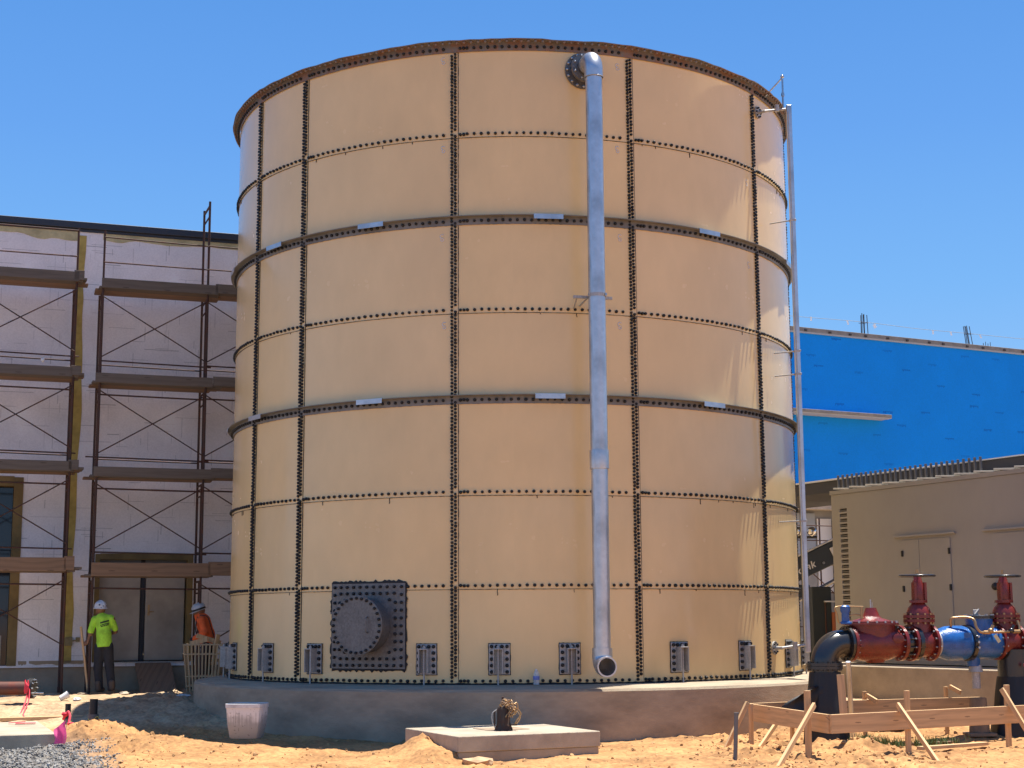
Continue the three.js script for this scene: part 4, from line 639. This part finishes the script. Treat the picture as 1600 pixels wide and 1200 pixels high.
function gateValve(s, label) {
  const p = VO(s, -.07), o = thing('gate_valve', label, 'valve', p.toArray(), VT, 'red handwheel gate valves'), y = 1.46;
  part('flange', ring(-.19, .265, .04, 1.48), M.redPaint, o); part('flange', ring(.15, .265, .04, 1.48), M.redPaint, o);
  part('body', [turnedX([[-.17, .19], [-.1, .205], [.1, .205], [.17, .19]], 36).translate(0, 1.48, 0), new THREE.CylinderGeometry(.175, .20, .46, 32).scale(1, 1, .75).translate(0, 1.62, 0)], M.redPaint, o);
  part('bonnet_flange', [new THREE.CylinderGeometry(.245, .245, .045, 32).scale(1, 1, .75).translate(0, 1.86, 0), new THREE.CylinderGeometry(.245, .245, .045, 32).scale(1, 1, .75).translate(0, 1.80, 0)], M.redPaint, o);
  const m = []; for (let k = 0; k < 12; k++) m.push(mtx(.215 * Math.cos(k * .5236), 1.83, .16 * Math.sin(k * .5236))); stuff(part('bonnet_bolts', scatter(cyl(.017, .017, .16, 0, -.08, 0, 6), m), M.brass, o)); stuff(part('flange_bolts', [boltRing(-.17, .23, 12, 1.48), boltRing(.17, .23, 12, 1.48)], M.steel, o));
  part('bonnet', turned([[.19, 1.88], [.188, 1.92], [.16, 1.99], [.11, 2.04], [.09, 2.07]], 32).scale(1, 1, .85), M.redPaint, o);
  part('yoke', [turned([[.05, 2.06], [.135, 2.06], [.135, 2.10], [.05, 2.105]], 8), turned([[.09, 2.10], [.095, 2.16], [.09, 2.33], [.07, 2.38], [.055, 2.44], [.001, 2.44]], 28), box(.04, .26, .08, -.085, 2.23, .04), box(.04, .26, .08, .085, 2.23, .04)], M.redPaint, o);
  const w = part('handwheel', [new THREE.TorusGeometry(.255, .017, 8, 40).rotateX(Math.PI / 2).translate(0, 2.455, 0), cyl(.055, .045, .05, 0, 2.43, 0, 16), ...[0, 1, 2, 3].map(k => rod(V3(0, 2.455, 0), V3(.25 * Math.cos(k * 1.5708 + .4), 2.455, .25 * Math.sin(k * 1.5708 + .4)), .014))], M.blackPipe, o);
  part('stem', cyl(.018, .018, .1, 0, 2.45, 0, 10), M.brass, w); return o;
}
gateValve(1.04, 'red gate valve with black handwheel, nearer the black elbow'); gateValve(2.52, 'red gate valve with black handwheel at the right edge');
{
  const o = thing('backflow_preventer', 'blue double check backflow preventer with brass bypass piping', 'valve', VO(.06, .234).toArray(), VT), y = 1.44; o.scale.set(.85, .81, .81);
  const a = part('inlet_body', turnedX([[1.42, .1], [1.42, .2], [1.47, .22], [1.56, .27], [1.66, .305], [1.80, .315], [1.98, .315], [2.06, .29], [2.08, .1]], 40).translate(0, y, 0), M.bluePaint, o);
  part('coupling', [turnedX([[1.40, .2], [1.41, .245], [1.46, .245], [1.47, .2]], 36).translate(0, y, 0)], M.plate, a);
  part('groove_clamp', turnedX([[2.05, .25], [2.06, .33], [2.13, .33], [2.14, .25]], 36).translate(0, y, 0), M.blackPipe, o);
  part('outlet_body', [turnedX([[2.12, .2], [2.14, .27], [2.24, .30], [2.60, .30], [2.70, .27], [2.72, .2]], 40).translate(0, y, 0), cyl(.235, .235, .42, 2.36, y + .02, 0, 36), cyl(.11, .13, .2, 2.2, 1.02, 0, 24)], M.bluePaint, o);
  part('access_cover', turned([[.27, 1.885], [.275, 1.89], [.275, 1.93], [.26, 1.94], [.001, 1.945]], 36).translate(2.36, 0, 0), M.blackPipe, o);
  const m = []; for (let k = 0; k < 12; k++) m.push(mtx(2.36 + .25 * Math.cos(k * .5236), 1.90, .25 * Math.sin(k * .5236))); stuff(part('cover_bolts', scatter(cyl(.016, .016, .06, 0, 0, 0, 6), m), M.steel, o));
  part('lifting_lug', [rbox(.10, .11, .03, .01, 2.30, 1.99, 0), rod(V3(2.26, 1.95, .03), V3(2.35, 2.05, .03), .018)], M.plate, o);
  part('bypass_piping', [tube([V3(1.72, 1.74, .1), V3(1.72, 1.88, .12), V3(1.8, 1.9, .16), V3(2.0, 1.9, .22), V3(2.06, 1.86, .3), V3(2.08, 1.72, .34), V3(2.14, 1.64, .36), V3(2.4, 1.63, .38), V3(2.7, 1.64, .38), V3(2.92, 1.64, .36), V3(2.95, 1.72, .34), V3(2.94, 1.84, .3)], .024, 90, 8), rod(V3(2.2, 1.63, .365), V3(2.32, 1.63, .37), .036), rod(V3(2.8, 1.64, .37), V3(2.93, 1.64, .36), .036)], M.brass, o);
  for (const x of [2.33, 2.75]) part('test_cock', [new THREE.SphereGeometry(.05, 12, 10).translate(x, 1.66, .39), rod(V3(x, 1.66, .39), V3(x + .05, 1.76, .4), .03)], x < 2.5 ? M.brass : M.blackPipe, o);
  part('paper_tag', new THREE.PlaneGeometry(.07, .16).rotateZ(.6).translate(2.44, 1.52, .41), mat([.62, .55, .32], .8), o);
  part('name_plate', rbox(.16, .14, .004, .002, 1.93, 1.56, .3).rotateX(0), M.bluePaint, o);
  part('bracket_bolts', [0, 1, 2].map(k => rod(V3(2.1, 1.36 + k * .1, .31), V3(2.1, 1.36 + k * .1, .37), .022, 8)), M.steel, o);
  part('relief_outlet', [cyl(.13, .10, .12, 2.24, .92, 0, 20), cyl(.075, .075, .3, 2.24, .62, 0, 16)], M.plate, o);
}
{
  const q = VO(1.98, 0), g = groundY(q.x, q.z); tag(part('pipe_support', [cyl(.16, .12, .6 - g + .1, q.x, g - .1, q.z, 16), rbox(.4, .05, .4, .01, q.x, g + .02, q.z)], mat([.26, .19, .125], .95, { map: rep(T.mottle, 3) }), scene), 'mud caked pedestal supporting the blue backflow preventer', 'support');
  const p = VO(2.55, 0), o = thing('wrapped_riser', 'black plastic wrapped riser below the gate valve at right edge', 'pipe', [p.x, 0, p.z], VT);
  const gg = new THREE.CylinderGeometry(.26, .42, .92, 64, 20, true).translate(.1, .44, 0), pp = gg.attributes.position; for (let i = 0; i < pp.count; i++) { const a = Math.atan2(pp.getZ(i), pp.getX(i)), k = 1 + .16 * (fbm(a * 2.4 + 9, pp.getY(i) * 2.5, 3, 0, 640) - .5); pp.setX(i, pp.getX(i) * k); pp.setZ(i, pp.getZ(i) * k); } gg.computeVertexNormals();
  part('plastic_wrap', gg, M.sheet, o); part('pipe', cyl(.25, .25, 1.5, .1, -.2, 0, 24), M.blackPipe, o);
  part('tie_ribbon', [lump(5).scale(.05, .045, .03).translate(.02, 1.08, .4)], M.red, o); part('wire_end', tube([V3(-.05, .84, .42), V3(.02, .9, .45), V3(.1, .86, .46), V3(.16, .9, .44)], .01, 12, 5), M.steel, o);
}

// ---------- timber forms round the riser ----------
const G = (x, z, dy = 0) => V3(x, groundY(x, z) + dy, z);
{
  const B = (name, label, a, b, h = .235, m = M.wood, w = .04) => tag(part(name, beam(a, b, w, h), m, scene), label, 'board', 'form boards round the riser');
  B('form_board', 'short form board running from the left corner to the near corner', V3(3.40, .455, -22.3), V3(3.95, .455, -19.67));
  B('form_board', 'long near form board running right from the near corner', V3(3.97, .455, -19.64), V3(7.75, .455, -22.0));
  B('form_board', 'rear form board behind the wrapped riser', V3(4.65, .46, -22.95), V3(7.10, .46, -23.85));
  B('form_board', 'short rear form board meeting the left corner', V3(3.36, .46, -22.36), V3(4.3, .46, -22.93));
  const S = (label, x, z, top, w = .085) => tag(part('form_stake', beam(V3(x, groundY(x, z) - .15, z), V3(x + .01, top, z), w, .04, V3(Math.sin(.56), 0, Math.cos(.56))), M.wood, scene), label, 'stake', 'form stakes');
  S('stake at the left corner of the timber form', 3.30, -21.85, .60, .06); S('tallest form stake, in front of the black riser', 3.72, -19.86, .86); S('middle stake on the long near form board', 5.12, -20.4, .83, .075); S('stake on the long near board under the blue valve', 6.78, -21.52, .85, .085);
  S('rear stake just right of the wrapped riser', 5.20, -23.22, .70, .06); S('rear stake behind the blue valve', 6.55, -23.72, .74, .06); S('short rear stake left of the plastic flap', 4.05, -22.85, .50, .06);
  const K = (label, a, b) => tag(part('form_brace', beam(a, b, .04, .065), M.wood, scene), label, 'brace', 'slanting form braces');
  K('slanting brace at the left corner of the form', V3(3.26, .62, -21.8), G(2.9, -21.6, -.03)); K('slanting brace crossing the tallest form stake', V3(3.80, .69, -19.78), G(3.16, -18.85, -.03)); K('slanting brace on the middle near stake', V3(4.98, .66, -20.3), G(5.24, -20.15 + .7, -.03)); K('slanting brace at the right near stake', V3(6.70, .80, -21.45), G(7.02, -21.0, -.03));
  K('flat slanting brace under the left form board', V3(3.82, .36, -22.5), G(3.42, -21.95, -.03)); K('short brace block at the rear right stake', V3(6.62, .74, -23.7), V3(6.72, .66, -23.5)); K('short brace block at the rear left stake', V3(5.24, .64, -23.2), V3(5.34, .56, -23.0));
  tag(part('loose_board', beam(G(5.30, -20.55, .03), G(6.45, -21.45, .04), .085, .045), M.wood, scene), 'loose pale board lying on the soil before the form', 'board');
  tag(part('loose_board', beam(G(5.55, -21.9, .04), G(6.2, -22.2, .04), .05, .06), M.woodOld, scene), 'weathered dark board lying inside the timber form', 'board');
  const rodM = mat([.16, .165, .17], .5, { metalness: .5 });
  tag(part('steel_stake', [rod(G(2.75, -19.64, -.2), V3(2.79, .60, -19.64), .027), cyl(.032, .032, .02, 2.79, .585, -19.64, 12)], rodM, scene), 'grey round steel stake at the left of the timber form', 'stake');
  tag(part('steel_stake', [rod(G(4.62, -21.4, -.2), V3(4.50, 1.19, -20.95), .034)], M.galv, scene), 'tall grey pipe stake leaning beside the black riser', 'stake');
  tag(part('marker_board', beam(V3(4.42, .45, -20.98), V3(4.40, 1.02, -21.0), .10, .02, V3(0, 0, 1)), M.wood, scene), 'pale upright marker board beside the leaning pipe stake', 'board');
  const tn = thing('black_bag', 'crumpled black plastic bag on the soil behind the form', 'bag', [5.75, groundY(5.75, -24.2) + .04, -24.2]); part('bag', lump(9).scale(.32, .12, .14), M.sheet, tn); part('pale_strip', lump(4).scale(.10, .03, .08).translate(-.25, 0, .05), M.white, tn);
}
{ // weeds inside the form
  const g = [], q = new THREE.BufferGeometry(); q.setAttribute('position', new THREE.Float32BufferAttribute([-.006, 0, 0, .006, 0, 0, .004, .06, .012, -.004, .06, .012, 0, .11, .045], 3)); q.setIndex([0, 1, 2, 0, 2, 3, 3, 2, 4]); q.computeVertexNormals(); const m = []; seed = 99;
  for (let k = 0; k < 900; k++) { const c = [[5.15, -21.6, .35], [5.75, -21.9, .3], [6.05, -22.3, .35], [4.9, -21.9, .25]][k % 4], x = c[0] + (rnd() + rnd() - 1) * c[2], z = c[1] + (rnd() + rnd() - 1) * c[2]; m.push(mtx(x, groundY(x, z) - .01, z, rr(-.3, .3), rr(0, 6.3), rr(-.3, .3), rr(.6, 1.7))); }
  tag(part('weeds', scatter(q, m), mat([.085, .12, .03], .8), scene), 'low green weeds growing inside the timber form', 'weeds', null, 'stuff');
}
// ---------- concrete pad with wire stub ----------
{
  const o = thing('concrete_pad', 'low square concrete pad in the middle foreground', 'pad', [-.18, 0, -21.2], .438), w = 2.05, d = 1.86;
  part('slab', rbox(w, .2, d, .012, 0, .21, 0), M.concreteLight, o); part('lower_block', rbox(w - .03, .42, d - .03, .012, -.0, -.1, 0), M.concrete, o);
  part('patch', box(.62, .008, .5, .05, .313, -.1), mat([.34, .25, .17], .95, { map: rep(T.mottle, 2) }), o);
  const c = thing('conduit_stub', 'dark metal conduit stub on the pad with a bundle of twisted wires', 'conduit', [-.14, .317, -21.0], 0), dk = mat([.075, .055, .045], .8, { map: rep(T.rust, 3), metalness: .2 });
  part('housing', turned([[.125, 0], [.115, .03], [.09, .08], [.088, .26], [.075, .30], [.04, .33], [.001, .34]], 20), dk, c); part('cap_fin', [rbox(.03, .12, .05, .01, -.01, .38, 0), rbox(.02, .2, .03, .005, -.12, .14, .02), rbox(.1, .02, .08, .005, .13, .07, .03)], dk, c);
  seed = 5150; for (let k = 0; k < 13; k++) { const p = []; let x = rr(-.06, .03), y = rr(.33, .40), z = rr(.02, .09); const q = rr(.02, .04); for (let i = 0; i < 10; i++) { p.push(V3(x, y, z)); x += (i < 6 ? q : -q * .8) + rr(-.012, .012); y += rr(-.055, .02) - (i > 4 ? .012 : 0); z += rr(-.03, .03); } part('wire', tube(p, rr(.005, .009), 36, 5), k % 3 ? M.brass : M.woodOld, c); }
  part('strap', tube([V3(-.09, .27, .02), V3(-.15, .22, .03), V3(-.14, .08, .03), V3(-.11, .03, .03)], .008, 16, 5), M.plate, c);
  tag(part('flat_rock', lump(8).scale(.2, .09, .12).translate(-.46, groundY(-.46, -19.85) + .05, -19.85), mat([.58, .38, .21], .95, { map: rep(T.mottle, 3) }), scene), 'flat sandy rock lying against the front of the concrete pad', 'rock');
}
// ---------- tub by the foundation ----------
{
  const y = .13, o = thing('plastic_tub', 'dirty white square plastic tub before the dark foundation', 'tub', [-3.83, y, -22.45], -.12);
  const loft = (levels, m) => { const P = [], id = [], n = 40; const sq = (t, w, d, r) => { const c = Math.cos(t), s = Math.sin(t), k = Math.pow(Math.pow(Math.abs(c), 8) + Math.pow(Math.abs(s), 8), -1 / 8); return [c * k * w, s * k * d]; }; for (const [yy, w, d] of levels) for (let i = 0; i < n; i++) { const [a, b] = sq(i / n * 6.2832, w, d); P.push(a, yy, b); } for (let j = 0; j < levels.length - 1; j++) for (let i = 0; i < n; i++) { const a = j * n + i, b = j * n + (i + 1) % n; id.push(a, a + n, b, b, a + n, b + n); } const g = new THREE.BufferGeometry(); g.setAttribute('position', new THREE.Float32BufferAttribute(P, 3)); g.setIndex(id); g.computeVertexNormals(); return toCreasedNormals(g, .7); };
  const dirt = texture(256, 256, (u, v) => { const n = fbm(u * 6, v * 6, 5, 6, 700), k = smooth(.62, .30, v + .35 * (n - .5) + .18 * (vnoise(u * 40, 2, 40, 702) - .5)) * .55, s = fbm(u * 20, v * 20, 2, 20, 704) > .78 ? .14 : 0; const a = 1 - .5 * k - s; return [a, a * .99, a * (.98 - .03 * k)]; });
  const wall = part('wall', loft([[0, .2, .17], [.02, .215, .185], [.2, .245, .215], [.44, .262, .23]]), mat([.70, .69, .68], .6, { map: rep(dirt, 1.7, 1.7) }), o);
  part('rim', loft([[.43, .264, .232], [.43, .272, .24], [.485, .274, .242], [.49, .268, .236], [.48, .25, .22]]), mat([.70, .69, .68], .6, { map: rep(T.mottle, 2) }), o); part('contents', box(.44, .02, .38, 0, .36, 0), M.concrete, o);
}
// ---------- left foreground ----------
{
  const o = thing('flanged_pipe', 'rusty red flanged pipe spool at the left edge', 'pipe', [-8.32, .67, -27], 0), rp = mat([.17, .06, .04], .6, { map: rep(T.rust, 1) });
  part('pipe', turnedX([[-3.4, .115], [-.05, .115]], 28), rp, o); part('flange', turnedX(flange(-.06, .175, .035), 32), M.black, o); part('blind_flange', turnedX([[-.02, .001], [-.02, .175], [.02, .175], [.02, .001]], 32), M.black, o);
  stuff(part('flange_bolts', boltRing(-.02, .145, 10, 0, .13), M.steel, o)); part('stud', rod(V3(.02, -.08, .06), V3(.2, -.08, .06), .014), M.steel, o);
  const b = thing('timber_block', 'timber block propping the rusty pipe at the left edge', 'block', [-9.7, groundY(-9.7, -27), -27]); part('block', rbox(.3, .22, .4, .01, 0, .09, 0), M.woodOld, b);
  part('cradle', rbox(.26, .12, .2, .01, 0, .14 + .5 * (.67 - .115 - groundY(-9.7, -27) - .2), 0), M.woodOld, b);
  for (const [x0, x1, lab] of [[-8.42, -8.30, 'red tape hanging from the pipe flange to the ground']]) tag(part('warning_tape', [tube([V3(x0, .82, -26.87), V3(x0 + .02, .7, -26.84), V3(x0 + .05, .58, -26.84), V3(x0 + .12, .34, -26.4), V3(x0 + .2, .24, -25.9)], .014, 30, 5), tube([V3(x0 + .05, .81, -26.86), V3(x0 + .09, .66, -26.83), V3(x0 + .13, .5, -26.7), V3(x0 + .3, .27, -25.9), V3(x0 + .5, .22, -25.6)], .012, 30, 5), lump(3).scale(.055, .14, .03).translate(x0 + .04, .68, -26.84)], M.red, scene), lab, 'tape');
  const s = thing('concrete_slab', 'pale flat concrete slab edge beside the gravel', 'slab'); const sh = new THREE.Shape([[-10.5, 20.4], [-6.48, 22.15], [-7.62, 25.0], [-11.8, 23.2]].map(p => new THREE.Vector2(...p))); part('slab', new THREE.ExtrudeGeometry(sh, { depth: .24, bevelEnabled: true, bevelSize: .012, bevelThickness: .012, bevelSegments: 1 }).rotateX(-Math.PI / 2).translate(0, -.02, 0), M.concreteLight, s);
  const s2 = thing('timber_edge', 'long timber edging along the back of the pale slab', 'board', [-8.6, .22, -25.25], .42); part('board', plank(3.2, .06, .12, .008, 0, .02, 0), M.wood, s2);
  tag(part('red_sheet', [rbox(.3, .012, .1, .004).rotateY(.3).translate(-7.55, .252, -24.2), rbox(.25, .01, .05, .003).rotateY(.42).rotateZ(.05).translate(-7.7, .262, -24.25)], M.red, scene), 'flat red strip lying on the pale slab', 'strip');
  tag(part('red_ribbon', [tube([V3(-7.0, .3, -24.3), V3(-6.9, .42, -24.2), V3(-6.84, .36, -24.1), V3(-6.82, .27, -24.0), V3(-6.72, .25, -23.9)], .02, 20, 5), lump(4).scale(.05, .05, .03).translate(-6.95, .38, -24.2), lump(6).scale(.07, .035, .05).translate(-6.78, .255, -23.95)], M.red, scene), 'crumpled red ribbon on the ground behind the spoil heap', 'ribbon');
  const fl = thing('survey_flag', 'bright pink survey flag drooping at the slab corner', 'flag', [-6.33, groundY(-6.33, -22.0), -22.0]); part('staff', rod(V3(0, -.1, 0), V3(.05, .36, 0), .004, 5), M.steel, fl);
  { const P = [], id = [], n = 8; for (let j = 0; j <= n; j++) for (let i = 0; i <= n; i++) { const u = i / n, v = j / n; P.push(-.11 + u * .16 + (1 - v) * -.02 + .02 * Math.sin(v * 5), .04 + v * .2 + u * .12 * v, .03 * Math.sin(u * 6 + v * 3)); } for (let j = 0; j < n; j++) for (let i = 0; i < n; i++) { const a = j * (n + 1) + i; id.push(a, a + 1, a + n + 1, a + 1, a + n + 2, a + n + 1); } const g = new THREE.BufferGeometry(); g.setAttribute('position', new THREE.Float32BufferAttribute(P, 3)); g.setIndex(id); g.computeVertexNormals(); part('flag_cloth', g, M.pink, fl); }
  for (const [x, z, r, h, lab] of [[-7.13, -25.0, .045, .5, 'slim black pipe stub sticking up behind the pale slab'], [-6.56, -24.4, .062, .60, 'thicker black pipe stub sticking up behind the spoil heap']]) { const o = thing('pipe_stub', lab, 'pipe', [x, 0, z], 0, 'black pipe stubs'); part('pipe', [turned([[r, -.1], [r, h], [r * .8, h], [r * .8, h - .15]], 20)], M.black, o); part('collar', turned([[r, h - .24], [r * 1.3, h - .23], [r * 1.3, h - .45], [r, h - .46]], 20), mat([.10, .10, .10], .6), o); part('tie_wire', tube([V3(-r, h - .3, r), V3(0, h - .34, r * 1.4), V3(r * 1.3, h - .26, r), V3(r * 2, h - .4, .05)], .006, 14, 5), mat([.5, .45, .1], .6), o); }
  const pc = thing('paper_cup', 'white paper cup tipped over on the pale ground', 'cup', [-8.02, groundY(-8.02, -27.6) + .04, -27.6], .5); part('cup', turned([[.045, 0], [.065, .16], [.07, .16]], 20).rotateZ(-1.1), M.white, pc);
  tag(part('white_lump', lump(7).scale(.07, .05, .06).translate(-7.72, groundY(-7.72, -27.6) + .03, -27.6), M.white, scene), 'small white lump on the pale ground beside the paper cup', 'lump');
  tag(part('white_lump', lump(6).scale(.14, .05, .08).translate(-6.1, groundY(-6.1, -28.9) + .03, -28.9), M.white, scene), 'wider white lump on the pale ground by the crate', 'lump');
}
renderer.render(scene, camera);
